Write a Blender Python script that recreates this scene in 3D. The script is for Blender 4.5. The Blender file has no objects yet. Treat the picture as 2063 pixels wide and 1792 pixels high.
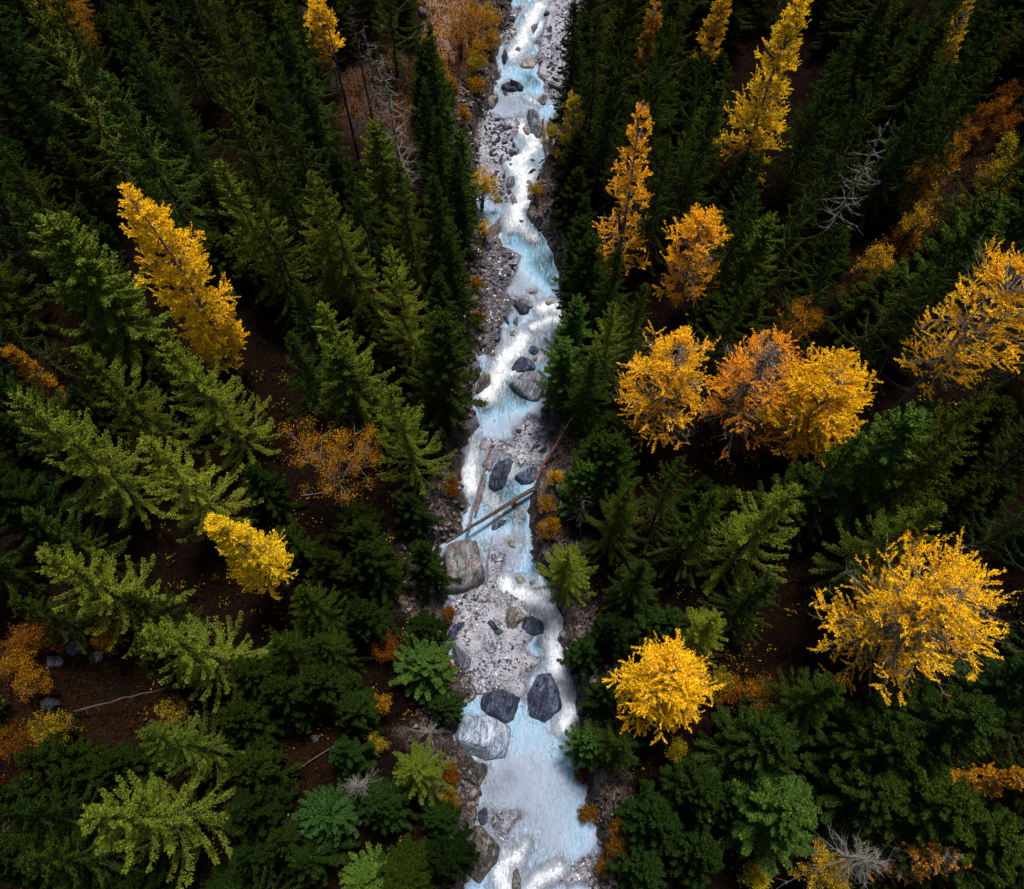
import bpy, math, random
import numpy as np

# ------------------------------------------------------------------ camera, light, exposure
SC = bpy.context.scene
COL = SC.collection
CAM_H = 70.0
TILT = math.atan(754.0 / 1792.0)
cam_d = bpy.data.cameras.new('camera')
cam_d.sensor_fit = 'HORIZONTAL'; cam_d.sensor_width = 36.0; cam_d.lens = 36.0 * 1792.0 / 2063.0
cam_d.clip_start = 0.5; cam_d.clip_end = 2000.0
cam = bpy.data.objects.new('camera', cam_d); COL.objects.link(cam)
cam.location = (0, 0, CAM_H); cam.rotation_euler = (TILT, 0, 0)
SC.camera = cam

SUN_EL, SUN_AZ = 75.0, 25.0          # azimuth measured clockwise from +Y (upstream)
world = bpy.data.worlds.new('World'); SC.world = world; world.use_nodes = True
wn = world.node_tree
wn.nodes.clear()
sky = wn.nodes.new('ShaderNodeTexSky'); sky.sky_type = 'NISHITA'; sky.sun_disc = False
sky.sun_elevation = math.radians(SUN_EL); sky.sun_rotation = math.radians(SUN_AZ)
sky.air_density = 1.0; sky.dust_density = 2.5; sky.ozone_density = 1.0
bg = wn.nodes.new('ShaderNodeBackground'); bg.inputs['Strength'].default_value = 0.05
wo = wn.nodes.new('ShaderNodeOutputWorld')
wn.links.new(sky.outputs[0], bg.inputs[0]); wn.links.new(bg.outputs[0], wo.inputs[0])
sl = bpy.data.lights.new('sun', 'SUN'); sl.energy = 2.6; sl.angle = math.radians(11); sl.color = (1.0, 0.97, 0.95)
so = bpy.data.objects.new('sun', sl); COL.objects.link(so)
so.rotation_euler = (math.radians(90 - SUN_EL), 0, math.radians(180 - SUN_AZ))
so.location = (0, 0, 120)
SC.view_settings.view_transform = 'Standard'; SC.view_settings.look = 'None'
SC.view_settings.exposure = 1.1; SC.view_settings.gamma = 1.0; SC.view_settings.use_curve_mapping = False
SC.render.engine = 'CYCLES'
SC.cycles.max_bounces = 4; SC.cycles.diffuse_bounces = 2; SC.cycles.glossy_bounces = 2
SC.cycles.transparent_max_bounces = 8; SC.cycles.use_denoising = True

RNG = np.random.default_rng(7)
random.seed(7)
FPX = 1792.0

# ------------------------------------------------------------------ pixel <-> world
CT, ST = math.cos(TILT), math.sin(TILT)
def ray(u, v):
    x = (u - 1031.5) / FPX; y = (896.0 - v) / FPX
    return np.array([x, y * CT + ST, y * ST - CT])          # rotated about X by TILT
def at(u, v, z=0.0):
    d = ray(u, v); s = (z - CAM_H) / d[2]
    return d[0] * s, d[1] * s
def project(p):
    p = np.asarray(p, float); q = p - np.array([0, 0, CAM_H])
    yc = q[..., 1] * CT + q[..., 2] * ST; zc = -q[..., 1] * ST + q[..., 2] * CT
    return 1031.5 + FPX * q[..., 0] / (-zc), 896.0 - FPX * yc / (-zc)
OFF = {'RA': (1600, 0, 2.24), 'RB': (1600, 800, 2.24), 'RC': (1550, 1600, 2.24), 'RD': (1600, 2389, 2.24)}
def px(reg, *pts):
    ox, oy, k = OFF[reg]
    return [((ox + a / k) / 1.78, (oy + b / k) / 1.78) for a, b in pts]
def W(reg, *pts, z=0.0):
    return np.array([at(u, v, z) for u, v in px(reg, *pts)])

# ------------------------------------------------------------------ noise
def _h(ix, iy, iz, s):
    n = (ix * 374761393 + iy * 668265263 + iz * 2147483647 + s * 974634221) & 0x7fffffff
    n = ((n ^ (n >> 13)) * 1274126177) & 0x7fffffff
    n = ((n ^ (n >> 16)) * 2246822519) & 0x7fffffff
    return (n ^ (n >> 15)) / 0x7fffffff * 2 - 1
def vnoise(x, y, z=None, s=0):
    x = np.asarray(x, float); y = np.asarray(y, float); z = np.zeros_like(x) if z is None else np.asarray(z, float)
    ix, iy, iz = np.floor(x).astype(np.int64), np.floor(y).astype(np.int64), np.floor(z).astype(np.int64)
    fx, fy, fz = x - ix, y - iy, z - iz
    fx, fy, fz = [f * f * (3 - 2 * f) for f in (fx, fy, fz)]
    r = 0
    for a in (0, 1):
        for b in (0, 1):
            for c in (0, 1):
                w = (fx if a else 1 - fx) * (fy if b else 1 - fy) * (fz if c else 1 - fz)
                r = r + w * _h(ix + a, iy + b, iz + c, s)
    return r
def fbm(x, y, z=None, o=4, s=0, g=0.5):
    r, a, f = 0, 1.0, 1.0
    for k in range(o):
        r = r + a * vnoise(np.asarray(x) * f, np.asarray(y) * f, None if z is None else np.asarray(z) * f, s + k * 17)
        a *= g; f *= 2.03
    return r
def sstep(a, b, x):
    t = np.clip((np.asarray(x) - a) / (b - a), 0, 1); return t * t * (3 - 2 * t)

# ------------------------------------------------------------------ river plan
LE = (px('RA', (560,-260),(560,0),(545,130),(470,300),(440,480),(435,620),(400,760),(310,900),(270,1080),(260,1300),(270,1500),(265,1640),(275,1780))
    + px('RB', (340,250),(330,500),(320,700),(300,900),(260,1100),(235,1380),(240,1650))
    + px('RC', (280,0),(258,250),(290,480),(240,700),(75,790),(60,1000),(70,1150),(140,1190),(110,1340),(130,1600),(170,1750))
    + px('RD', (200,60),(230,200),(130,380),(80,560),(250,780),(260,1000),(240,1100),(260,1250),(250,1450),(230,1640),(200,1790),(180,2300)))
RE = (px('RA', (1110,-260),(1085,0),(1040,150),(1010,300),(960,560),(940,780),(960,960),(930,1130),(800,1250),(730,1450),(655,1650),(690,1780))
    + px('RB', (790,130),(870,350),(910,520),(940,720),(900,880),(830,1000),(825,1200),(810,1350),(780,1450),(780,1650),(850,1760))
    + px('RC', (880,140),(840,290),(755,440),(770,640),(800,850),(850,1030),(935,1150),(1040,1400),(1015,1560),(1060,1760))
    + px('RD', (960,0),(1030,210),(1038,450),(1055,780),(1130,1200),(1225,1430),(1215,1640),(1190,1790),(1180,2300)))
def edge(pl):
    w = np.array([at(u, v) for u, v in pl]); o = np.argsort(w[:, 1]); return w[o, 1], w[o, 0]
LY, LX = edge(LE); RY, RX = edge(RE)
def xl(y): return np.interp(y, LY, LX)
def xr(y): return np.interp(y, RY, RX)

def seg_dist(x, y, poly, closed):
    n = len(poly); best = np.full(np.shape(x), 1e9)
    for i in range(n if closed else n - 1):
        a, b = poly[i], poly[(i + 1) % n]; d = b - a; L = max(d @ d, 1e-9)
        t = np.clip(((x - a[0]) * d[0] + (y - a[1]) * d[1]) / L, 0, 1)
        best = np.minimum(best, np.hypot(x - a[0] - t * d[0], y - a[1] - t * d[1]))
    return best
def inside(x, y, poly):
    r = np.zeros(np.shape(x), bool); n = len(poly)
    for i in range(n):
        (x1, y1), (x2, y2) = poly[i], poly[(i + 1) % n]
        if y1 == y2: continue
        c = ((y1 > y) != (y2 > y)) & (x < (x2 - x1) * (y - y1) / (y2 - y1) + x1); r ^= c
    return r
BARS = [   # gravel bars: outline, height of the crest above the water
    (W('RC', (180,1190),(420,1080),(470,860),(560,900),(560,1120),(700,1230),(800,1310),(860,1500),(760,1620),(760,1780),(640,2000),(250,2000),(160,1600),(90,1340)), .34),
    (W('RD', (200,-60),(780,-60),(720,40),(660,60),(650,290),(600,300),(420,190),(240,240)), .34),
    (W('RC', (350,20),(420,-60),(640,-70),(780,-250),(980,-130),(900,130),(760,170),(640,150),(560,40),(420,60)), .28),
    (W('RB', (430,-30),(450,180),(600,275),(560,400),(470,560),(560,610),(540,700),(460,760),(440,900),(400,1080),(200,1000),(240,600),(250,100)), .55),
    (W('RA', (300,900),(430,950),(560,960),(580,1040),(540,1140),(620,1240),(470,1320),(490,1480),(560,1600),(470,1660),(380,1640),(330,1500),(230,1320),(250,1000)), .36),
    (W('RA', (860,0),(1110,0),(1060,300),(990,560),(960,900),(840,800),(770,680),(700,600),(740,480),(720,330),(790,180),(790,60)), .42),
    (W('RA', (560,60),(640,60),(560,180),(580,280),(520,330),(470,420),(440,300),(500,150)), .25),
    (W('RD', (340,1130),(520,1120),(640,1180),(560,1320),(480,1450),(400,1400),(340,1250)), .12),
    (W('RD', (1000,1560),(1230,1480),(1240,1800),(1000,1800),(900,1720)), .12),
    (W('RA', (590,480),(700,440),(790,500),(700,560),(600,540)), .1),
]
SHALLOW = [  # pale shoals just below the surface: centre px, radius m, bed height
    ('RA', (500,830), 2.2, -.10), ('RA', (640,880), 1.5, -.14), ('RB', (620,480), 2.2, -.13), ('RB', (720,560), 1.6, -.15),
    ('RB', (740,900), 1.8, -.11), ('RB', (650,1640), 2.3, -.07), ('RC', (620,880), 1.6, -.14), ('RC', (520,860), 1.3, -.07),
    ('RD', (500,900), 2.3, -.12), ('RD', (370,1000), 1.4, -.08), ('RD', (700,1250), 1.9, -.12), ('RD', (640,1450), 1.8, -.16),
    ('RD', (900,1640), 1.6, -.12), ('RB', (760,1500), 1.2, -.06), ('RC', (780,1640), 1.0, -.13), ('RD', (880,1000), 2.0, -.2)]
DEEP = [('RB', (800,330), 1.6), ('RB', (860,460), .9), ('RB', (600,1400), 1.2), ('RB', (520,1330), .7), ('RC', (600,350), 1.0), ('RC', (500,380), .8),
        ('RC', (870,1560), .9), ('RC', (700,560), .9), ('RB', (300,1480), .8), ('RA', (700,640), 1.2), ('RA', (610,180), 1.0), ('RC', (840,990), .8), ('RB', (700,120), 1.2)]
SHW = [(W(r, p)[0], rad, z) for r, p, rad, z in SHALLOW]
DPW = [(W(r, p)[0], rad) for r, p, rad in DEEP]

def ground(x, y, fine=True):
    x = np.asarray(x, float); y = np.asarray(y, float)
    a, b = xl(y), xr(y)
    if fine:
        wob = fbm(x * .9, y * .9, o=3, s=3) * .35
        a = a + wob; b = b + wob * .8
    dl, dr = a - x, x - b
    d = np.maximum(dl, dr)
    # bed
    bed = -.42 + .16 * fbm(x * .5, y * .3, o=3, s=11)
    for c, rad, z in SHW:
        w = np.exp(-((x - c[0]) ** 2 + ((y - c[1]) * .8) ** 2) / (rad * rad)); bed = bed * (1 - w) + z * w
    for c, rad in DPW:
        w = np.exp(-((x - c[0]) ** 2 + (y - c[1]) ** 2) / (rad * rad)); bed = bed * (1 - w) + (-1.1) * w
    for poly, h in BARS:
        lo, hi = poly.min(0) - 1.2, poly.max(0) + 1.2
        m = (x > lo[0]) & (x < hi[0]) & (y > lo[1]) & (y < hi[1])
        if not np.any(m): continue
        xm, ym = x[m], y[m]
        sd = seg_dist(xm, ym, poly, True) * np.where(inside(xm, ym, poly), 1, -1) + fbm(xm * 1.3, ym * 1.3, o=3, s=5) * .28
        t = sstep(-.55, .75, sd)
        bed[m] = np.maximum(bed[m], bed[m] * (1 - t) + (h + .12 * fbm(xm * .8, ym * .8, o=3, s=21)) * t)
    # banks: a rocky step, then the wooded slope
    left = dl > dr
    dd = np.maximum(d, 0)
    step = np.where(left, 1.5, 2.3); run = np.where(left, 1.5, 1.2)
    nz = fbm(x * .16, y * .13, o=3, s=31)
    slope = np.where(left, .25, .25)
    bank = step * (1 + .45 * nz) * sstep(0, 1, dd / run) + slope * np.maximum(dd - run, 0) + 1.1 * nz * sstep(2, 9, dd)
    if fine:
        rk = np.abs(fbm(x * .9 + y * .3, y * .75, o=4, s=41)); rk2 = np.abs(fbm(x * 2.6 - y, y * 2.1 + x, o=3, s=47))
        near = sstep(.0, .6, dd) * (1 - .75 * sstep(4, 9, dd))
        bank = bank + near * (.85 * rk + .32 * rk2 - .3)
    t = sstep(-.15, .35, d)
    return bed * (1 - t) + np.maximum(bank, bed) * t
def gz(x, y): return float(ground(np.array([x]), np.array([y]), True)[0])
def gzs(x, y): return float(ground(np.array([x]), np.array([y]), False)[0])

# ------------------------------------------------------------------ object helpers
def mesh_from(name, verts, faces=None, quads=None, tris=None, smooth=False):
    me = bpy.data.meshes.new(name)
    if faces is not None:
        me.from_pydata([tuple(v) for v in verts], [], faces)
    else:
        q = np.zeros((0, 4), int) if quads is None else np.asarray(quads); t = np.zeros((0, 3), int) if tris is None else np.asarray(tris)
        nq, nt = len(q), len(t)
        me.vertices.add(len(verts)); me.vertices.foreach_set('co', np.asarray(verts, np.float32).ravel())
        me.loops.add(nq * 4 + nt * 3); me.loops.foreach_set('vertex_index', np.concatenate([q.ravel(), t.ravel()]).astype(np.int32))
        me.polygons.add(nq + nt)
        ls = np.concatenate([np.arange(nq) * 4, nq * 4 + np.arange(nt) * 3]).astype(np.int32)
        me.polygons.foreach_set('loop_start', ls)
        me.update(calc_edges=True)
    if smooth: me.polygons.foreach_set('use_smooth', np.ones(len(me.polygons), bool))
    return me
def add_attr(me, name, vals):
    at_ = me.attributes.new(name, 'FLOAT', 'POINT'); at_.data.foreach_set('value', np.asarray(vals, np.float32))
def obj(name, me, mat=None, parent=None, **kw):
    o = bpy.data.objects.new(name, me); COL.objects.link(o)
    if mat is not None and me is not None and len(me.materials) == 0: me.materials.append(mat)
    if parent is not None: o.parent = parent
    for k, v in kw.items(): o[k] = v
    return o
def root(name, loc, label, category, group=None, rz=0.0, scale=1.0, tilt=(0, 0)):
    o = bpy.data.objects.new(name, None); COL.objects.link(o)
    o.empty_display_size = .5; o.location = loc; o.rotation_euler = (tilt[0], tilt[1], rz)
    o.scale = scale if isinstance(scale, (tuple, list)) else (scale,) * 3
    o['label'] = label; o['category'] = category
    if group: o['group'] = group
    return o

# ------------------------------------------------------------------ material helpers
class MT:
    def __init__(self, name):
        self.m = bpy.data.materials.new(name); self.m.use_nodes = True
        self.t = self.m.node_tree; self.b = self.t.nodes['Principled BSDF']; self.o = self.t.nodes['Material Output']
    def n(self, typ, **kw):
        nd = self.t.nodes.new(typ)
        for k, v in kw.items():
            if k.startswith('i_'):
                key = k[2:]; key = int(key) if key.isdigit() else key
                nd.inputs[key].default_value = v
            else: setattr(nd, k, v)
        return nd
    def l(self, a, b): self.t.links.new(a, b)
    def ramp(self, fac, *stops):
        r = self.n('ShaderNodeValToRGB'); e = r.color_ramp.elements
        while len(e) < len(stops): e.new(.5)
        for k, (p, c) in enumerate(stops):
            e[k].position = p; e[k].color = (c, c, c, 1) if isinstance(c, (int, float)) else (*c, 1)
        self.l(fac, r.inputs[0]); return r.outputs[0]
    def mix(self, fac, a, b, mode='MIX'):
        m = self.n('ShaderNodeMix', data_type='RGBA', blend_type=mode)
        for s, v in ((m.inputs[0], fac), (m.inputs[6], a), (m.inputs[7], b)):
            if hasattr(v, 'is_output'): self.l(v, s)
            else: s.default_value = v if isinstance(v, (int, float)) else (*v, 1)
        return m.outputs[2]
    def math(self, op, a, b=None, c=None, clamp=False):
        m = self.n('ShaderNodeMath', operation=op, use_clamp=clamp)
        for s, v in zip(m.inputs, (a, b, c)):
            if v is None: continue
            if hasattr(v, 'is_output'): self.l(v, s)
            else: s.default_value = v
        return m.outputs[0]
    def noise(self, scale, detail=4, rough=.55, vec=None, dist=0.0):
        nd = self.n('ShaderNodeTexNoise'); nd.inputs['Scale'].default_value = scale; nd.inputs['Detail'].default_value = detail
        nd.inputs['Roughness'].default_value = rough; nd.inputs['Distortion'].default_value = dist
        if vec is not None: self.l(vec, nd.inputs['Vector'])
        return nd.outputs[0]
    def attr(self, name, kind='GEOMETRY'):
        return self.n('ShaderNodeAttribute', attribute_name=name, attribute_type=kind)
    def coord(self, which='Object', scale=(1, 1, 1), rot=(0, 0, 0)):
        tc = self.n('ShaderNodeTexCoord'); mp = self.n('ShaderNodeMapping')
        mp.inputs['Scale'].default_value = scale; mp.inputs['Rotation'].default_value = rot
        self.l(tc.outputs[which], mp.inputs[0]); return mp.outputs[0]
    def bump(self, h, strength, dist=.1):
        b = self.n('ShaderNodeBump'); b.inputs['Strength'].default_value = strength; b.inputs['Distance'].default_value = dist
        self.l(h, b.inputs['Height']); self.l(b.outputs[0], self.b.inputs['Normal'])
    def color(self, c):
        if hasattr(c, 'is_output'): self.l(c, self.b.inputs['Base Color'])
        else: self.b.inputs['Base Color'].default_value = (*c, 1)
    def rough(self, r, spec=.3):
        self.b.inputs['Specular IOR Level'].default_value = spec
        if hasattr(r, 'is_output'): self.l(r, self.b.inputs['Roughness'])
        else: self.b.inputs['Roughness'].default_value = r

def leaf_mat(name, c0, c1, c2, transl=.25, vlo=.6, vhi=1.4):
    """needles: three tones; object property 'hue' slides between them, random per spray"""
    M = MT(name)
    hue = M.attr('hue', 'OBJECT').outputs['Fac']; val = M.attr('val', 'OBJECT').outputs['Fac']
    geo = M.n('ShaderNodeNewGeometry'); rnd = geo.outputs['Random Per Island']
    f = M.math('ADD', hue, M.math('MULTIPLY', M.math('SUBTRACT', rnd, .5), .6), clamp=True)
    c = M.ramp(f, (0, c0), (.5, c1), (1, c2))
    v = M.math('MULTIPLY', val, M.math('ADD', vlo, M.math('MULTIPLY', M.math('POWER', M.math('FRACT', M.math('MULTIPLY', rnd, 37.0)), 1.4), vhi - vlo)))
    hs = M.n('ShaderNodeHueSaturation'); M.l(c, hs.inputs['Color']); M.l(v, hs.inputs['Value'])
    M.color(hs.outputs[0]); M.rough(.8, .0)
    tr = M.n('ShaderNodeBsdfTranslucent'); M.l(hs.outputs[0], tr.inputs[0])
    mx = M.n('ShaderNodeMixShader'); mx.inputs[0].default_value = transl
    M.l(M.b.outputs[0], mx.inputs[1]); M.l(tr.outputs[0], mx.inputs[2]); M.l(mx.outputs[0], M.o.inputs[0])
    return M.m
MAT = {}
MAT['spruce'] = leaf_mat('spruce_needles', (.110, .112, .008), (.038, .072, .008), (.011, .042, .014), .05, .35, 1.3)
MAT['larch'] = leaf_mat('larch_needles', (.72, .52, .012), (.86, .43, .008), (.80, .26, .02), .3, .35, 1.25)
MAT['leaf'] = leaf_mat('autumn_leaves', (.62, .58, .02), (.80, .36, .010), (.42, .08, .012), .3, .35, 1.25)
def bark_mat(name, a, b):
    M = MT(name); v = M.coord('Object', (6, 6, 1.2))
    n = M.noise(1.5, 5, .6, v); M.color(M.mix(M.ramp(n, (.35, 0), (.65, 1)), a, b)); M.rough(.9, .15); M.bump(n, .6, .04); return M.m
MAT['bark'] = bark_mat('spruce_bark', (.018, .013, .010), (.07, .055, .042))
MAT['twig'] = bark_mat('spruce_twigs', (.035, .028, .015), (.12, .105, .06))
MAT['larch_bark'] = bark_mat('larch_bark', (.06, .045, .034), (.21, .18, .15))
MAT['grey_wood'] = bark_mat('grey_wood', (.10, .09, .075), (.27, .25, .21))
MAT['pale_log'] = bark_mat('pale_log', (.08, .045, .034), (.24, .16, .13))
MAT['red_log'] = bark_mat('red_log', (.07, .026, .018), (.19, .085, .055))
MAT['dark_log'] = bark_mat('dark_log', (.022, .015, .012), (.105, .072, .058))
MAT['snag_dark'] = bark_mat('snag_dark', (.02, .016, .014), (.07, .055, .045))

def rock_mat(name, dark, mid, light, streak=4.0, wet=.35, moss=None, veins=.35, fine=1.0):
    M = MT(name); tone = M.attr('tone', 'OBJECT').outputs['Fac']; v2 = M.coord('Object')
    oi = M.n('ShaderNodeObjectInfo'); rv = M.n('ShaderNodeCombineXYZ'); M.l(M.math('MULTIPLY', oi.outputs['Random'], 3.0), rv.inputs[2]); rv.inputs[0].default_value = .5; rv.inputs[1].default_value = 1.15
    m1 = M.n('ShaderNodeMapping'); M.l(v2, m1.inputs[0]); M.l(rv.outputs[0], m1.inputs['Rotation'])
    m2 = M.n('ShaderNodeMapping'); M.l(m1.outputs[0], m2.inputs[0]); m2.inputs['Scale'].default_value = (1, 1, streak); v = m2.outputs[0]
    n1 = M.noise(.42 * fine, 12, .66, v, .9); n2 = M.noise(3.2 * fine, 9, .75, v2); n3 = M.noise(.7, 4, .55, v2); n4 = M.noise(.7 * fine, 6, .6, v, 1.8)
    c = M.ramp(n1, (.36, dark), (.50, mid), (.64, light))
    c = M.mix(M.math('MULTIPLY', M.ramp(n2, (.46, 0), (.66, 1)), veins), c, light)
    c = M.mix(M.ramp(n3, (.38, .55), (.56, 0)), c, dark)
    crack = M.ramp(M.math('ABSOLUTE', M.math('SUBTRACT', n4, .5)), (0, 0), (.022, 1))
    c = M.mix(crack, tuple(.35 * q for q in dark), c)
    vein = M.ramp(M.math('ABSOLUTE', M.math('SUBTRACT', n1, .56)), (0, 1), (.012, 0))
    c = M.mix(M.math('MULTIPLY', vein, veins), c, tuple(min(.6, q * 1.7 + .05) for q in light))
    if moss: c = M.mix(M.math('MULTIPLY', M.ramp(M.noise(1.3, 6, .65, v2), (.47, 0), (.58, 1)), M.ramp(M.noise(9, 4, .7, v2), (.42, 0), (.54, .65))), c, moss)
    geo = M.n('ShaderNodeNewGeometry'); sp = M.n('ShaderNodeSeparateXYZ'); M.l(geo.outputs['Position'], sp.inputs[0])
    wetl = M.ramp(M.math('ADD', sp.outputs[2], M.math('MULTIPLY', n2, .35)), (.22, .72), (.48, 0))
    c = M.mix(wetl, c, tuple(.25 * q for q in mid))
    hs = M.n('ShaderNodeHueSaturation'); M.l(c, hs.inputs['Color']); M.l(tone, hs.inputs['Value'])
    M.color(hs.outputs[0]); M.rough(M.ramp(n2, (.3, wet), (.7, wet + .35)), .45)
    M.bump(M.math('ADD', M.math('ADD', n1, M.math('MULTIPLY', n2, .6)), M.math('MULTIPLY', crack, .25)), 1.0, .2); return M.m
MAT['slate'] = rock_mat('dark_wet_slate', (.007, .010, .020), (.020, .029, .056), (.105, .125, .19), 5, .22, veins=.5)
MAT['slab'] = rock_mat('grey_slate', (.045, .046, .060), (.15, .155, .185), (.34, .345, .40), 5, .4, veins=.4)
MAT['pale'] = rock_mat('pale_blue_rock', (.13, .16, .20), (.34, .40, .49), (.56, .60, .66), 3, .45)
MAT['tan'] = rock_mat('tan_rock', (.08, .066, .052), (.25, .22, .18), (.47, .43, .38), 2.5, .6)
MAT['brown'] = rock_mat('brown_lichen_rock', (.012, .010, .010), (.05, .043, .038), (.30, .27, .19), 2, .6, veins=.55)
MAT['leafy'] = rock_mat('leaf_strewn_rock', (.05, .047, .048), (.17, .165, .17), (.34, .335, .345), 2, .6, (.13, .042, .018))
MAT['white'] = rock_mat('white_stone', (.24, .24, .26), (.46, .46, .48), (.66, .66, .68), 1.5, .6)
MAT['rust'] = rock_mat('rust_stone', (.20, .09, .03), (.45, .22, .08), (.60, .42, .25), 1.5, .6)

# ------------------------------------------------------------------ ground
def ground_mat():
    M = MT('ground'); co = M.coord('Object')
    rock = M.attr('rocky').outputs['Fac']; bar = M.attr('gravelly').outputs['Fac']; lit = M.attr('litter').outputs['Fac']
    n1 = M.noise(.9, 8, .62, co, .4); n2 = M.noise(5, 6, .65, co); n3 = M.noise(14, 4, .6, co)
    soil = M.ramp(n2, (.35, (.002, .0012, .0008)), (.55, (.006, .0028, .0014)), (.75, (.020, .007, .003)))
    grass = M.ramp(n2, (.32, (.05, .028, .012)), (.5, (.20, .085, .022)), (.68, (.36, .17, .05)))
    grass = M.mix(M.ramp(n1, (.45, 0), (.6, .75)), grass, (.20, .155, .15))
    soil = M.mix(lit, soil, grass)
    n5 = M.noise(1.7, 6, .7, M.coord('Object', (1.0, .55, 2.2), (0, 0, .35)), 1.6)
    crack = M.ramp(M.math('ABSOLUTE', M.math('SUBTRACT', n5, .5)), (0, 0), (.055, 1))
    rk = M.ramp(n1, (.36, (.016, .013, .013)), (.5, (.062, .050, .046)), (.64, (.20, .175, .165)))
    rk = M.mix(M.ramp(n2, (.50, 0), (.64, .75)), rk, (.26, .15, .09))
    rk = M.mix(M.ramp(n3, (.55, 0), (.7, .6)), rk, (.42, .39, .38))
    rk = M.mix(crack, (.016, .013, .013), rk)
    gv = M.n('ShaderNodeTexVoronoi'); gv.inputs['Scale'].default_value = 11; M.l(co, gv.inputs['Vector'])
    sep = M.n('ShaderNodeSeparateColor'); M.l(gv.outputs['Color'], sep.inputs[0])
    gr = M.ramp(sep.outputs[0], (0, (.06, .06, .075)), (.5, (.17, .165, .18)), (1, (.34, .33, .35)))
    gr = M.mix(M.ramp(n1, (.42, 0), (.62, .8)), gr, (.37, .36, .40))
    gr = M.mix(M.attr('wet').outputs['Fac'], gr, M.mix(.6, gr, (.03, .034, .042)))
    c = M.mix(rock, soil, rk); c = M.mix(bar, c, gr)
    M.color(c); M.rough(.9, .04)
    M.bump(M.math('ADD', M.math('ADD', n2, M.math('MULTIPLY', n3, .5)), M.math('MULTIPLY', crack, M.math('MULTIPLY', rock, .6))), .8, .15)
    return M.m
CLEAR = {  # openings where the forest floor shows: image outlines, turned into ground outlines
    'grassy': [(800,-60),(1030,-60),(1010,60),(990,150),(960,250),(925,240),(890,120),(860,40)],
    'rocks': [(-40,1170),(110,1200),(240,1300),(250,1420),(330,1400),(520,1390),(540,1480),(380,1470),(280,1480),(270,1580),(150,1600),(-40,1600)],
    'snags': [(650,60),(800,20),(850,120),(830,270),(740,260),(660,230)],
    'slope': [(1700,560),(1850,420),(1960,190),(2063,160),(2063,330),(1940,380),(1900,470),(1760,590)],
    'bottom': [(1190,1600),(1260,1600),(1300,1700),(1260,1830),(1180,1830)],
    'mid': [(540,1400),(720,1380),(760,1450),(660,1600),(540,1640),(520,1560)],
    'gap': [(1440,1330),(1600,1380),(1600,1430),(1450,1450)],
}
CLEARW = {k: np.array([at(u, v, 5.0) for u, v in p]) for k, p in CLEAR.items()}
yy = np.concatenate([np.arange(-16, -9, .8), np.arange(-9, 96, .21), np.arange(96, 122, 1.0)])
xx = np.concatenate([np.arange(-92, -14, 1.3), np.arange(-14, -8, .45), np.arange(-8, 12, .15), np.arange(12, 18, .45), np.arange(18, 92, 1.3)])
X, Y = np.meshgrid(xx, yy)
Z = ground(X.ravel(), Y.ravel()).reshape(X.shape)
nx, ny = len(xx), len(yy)
idx = np.arange(nx * ny).reshape(ny, nx)
Q = np.stack([idx[:-1, :-1], idx[:-1, 1:], idx[1:, 1:], idx[1:, :-1]], -1).reshape(-1, 4)
gm = mesh_from('ground', np.stack([X, Y, Z], -1).reshape(-1, 3), quads=Q, smooth=True)
fx, fy = X.ravel(), Y.ravel()
dout = np.maximum(xl(fy) - fx, fx - xr(fy))
rocky = sstep(-.2, .3, dout) * (1 - sstep(1.6, 4.2, dout + 1.2 * fbm(fx * .5, fy * .5, o=3, s=77)))
rust = inside(fx, fy, BARS[3][0]) * (1 - sstep(1.5, 3.4, fx - xl(fy) + .8 * fbm(fx * .8, fy * .8, s=4))) * .8
rocky = np.maximum(rocky, rust); add_attr(gm, 'rocky', rocky); add_attr(gm, 'gravelly', (1 - rust) * (1 - sstep(-.15, .3, dout + .25 * fbm(fx * 1.2, fy * 1.2, s=5))))
add_attr(gm, 'wet', 1 - sstep(.02, .20, Z.ravel() + .06 * fbm(fx * 2, fy * 2, s=8)))
lit = np.zeros_like(fx)
for k in CLEARW:
    sd = seg_dist(fx, fy, CLEARW[k], True) * np.where(inside(fx, fy, CLEARW[k]), 1, -1)
    lit = np.maximum(lit, sstep(-2, 2, sd + 1.5 * fbm(fx * .4, fy * .4, s=9)) * {'grassy': 1, 'snags': .25, 'rocks': .03, 'slope': .05}.get(k, .02))
add_attr(gm, 'litter', lit)
obj('ground', gm, ground_mat(), kind='structure')

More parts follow.
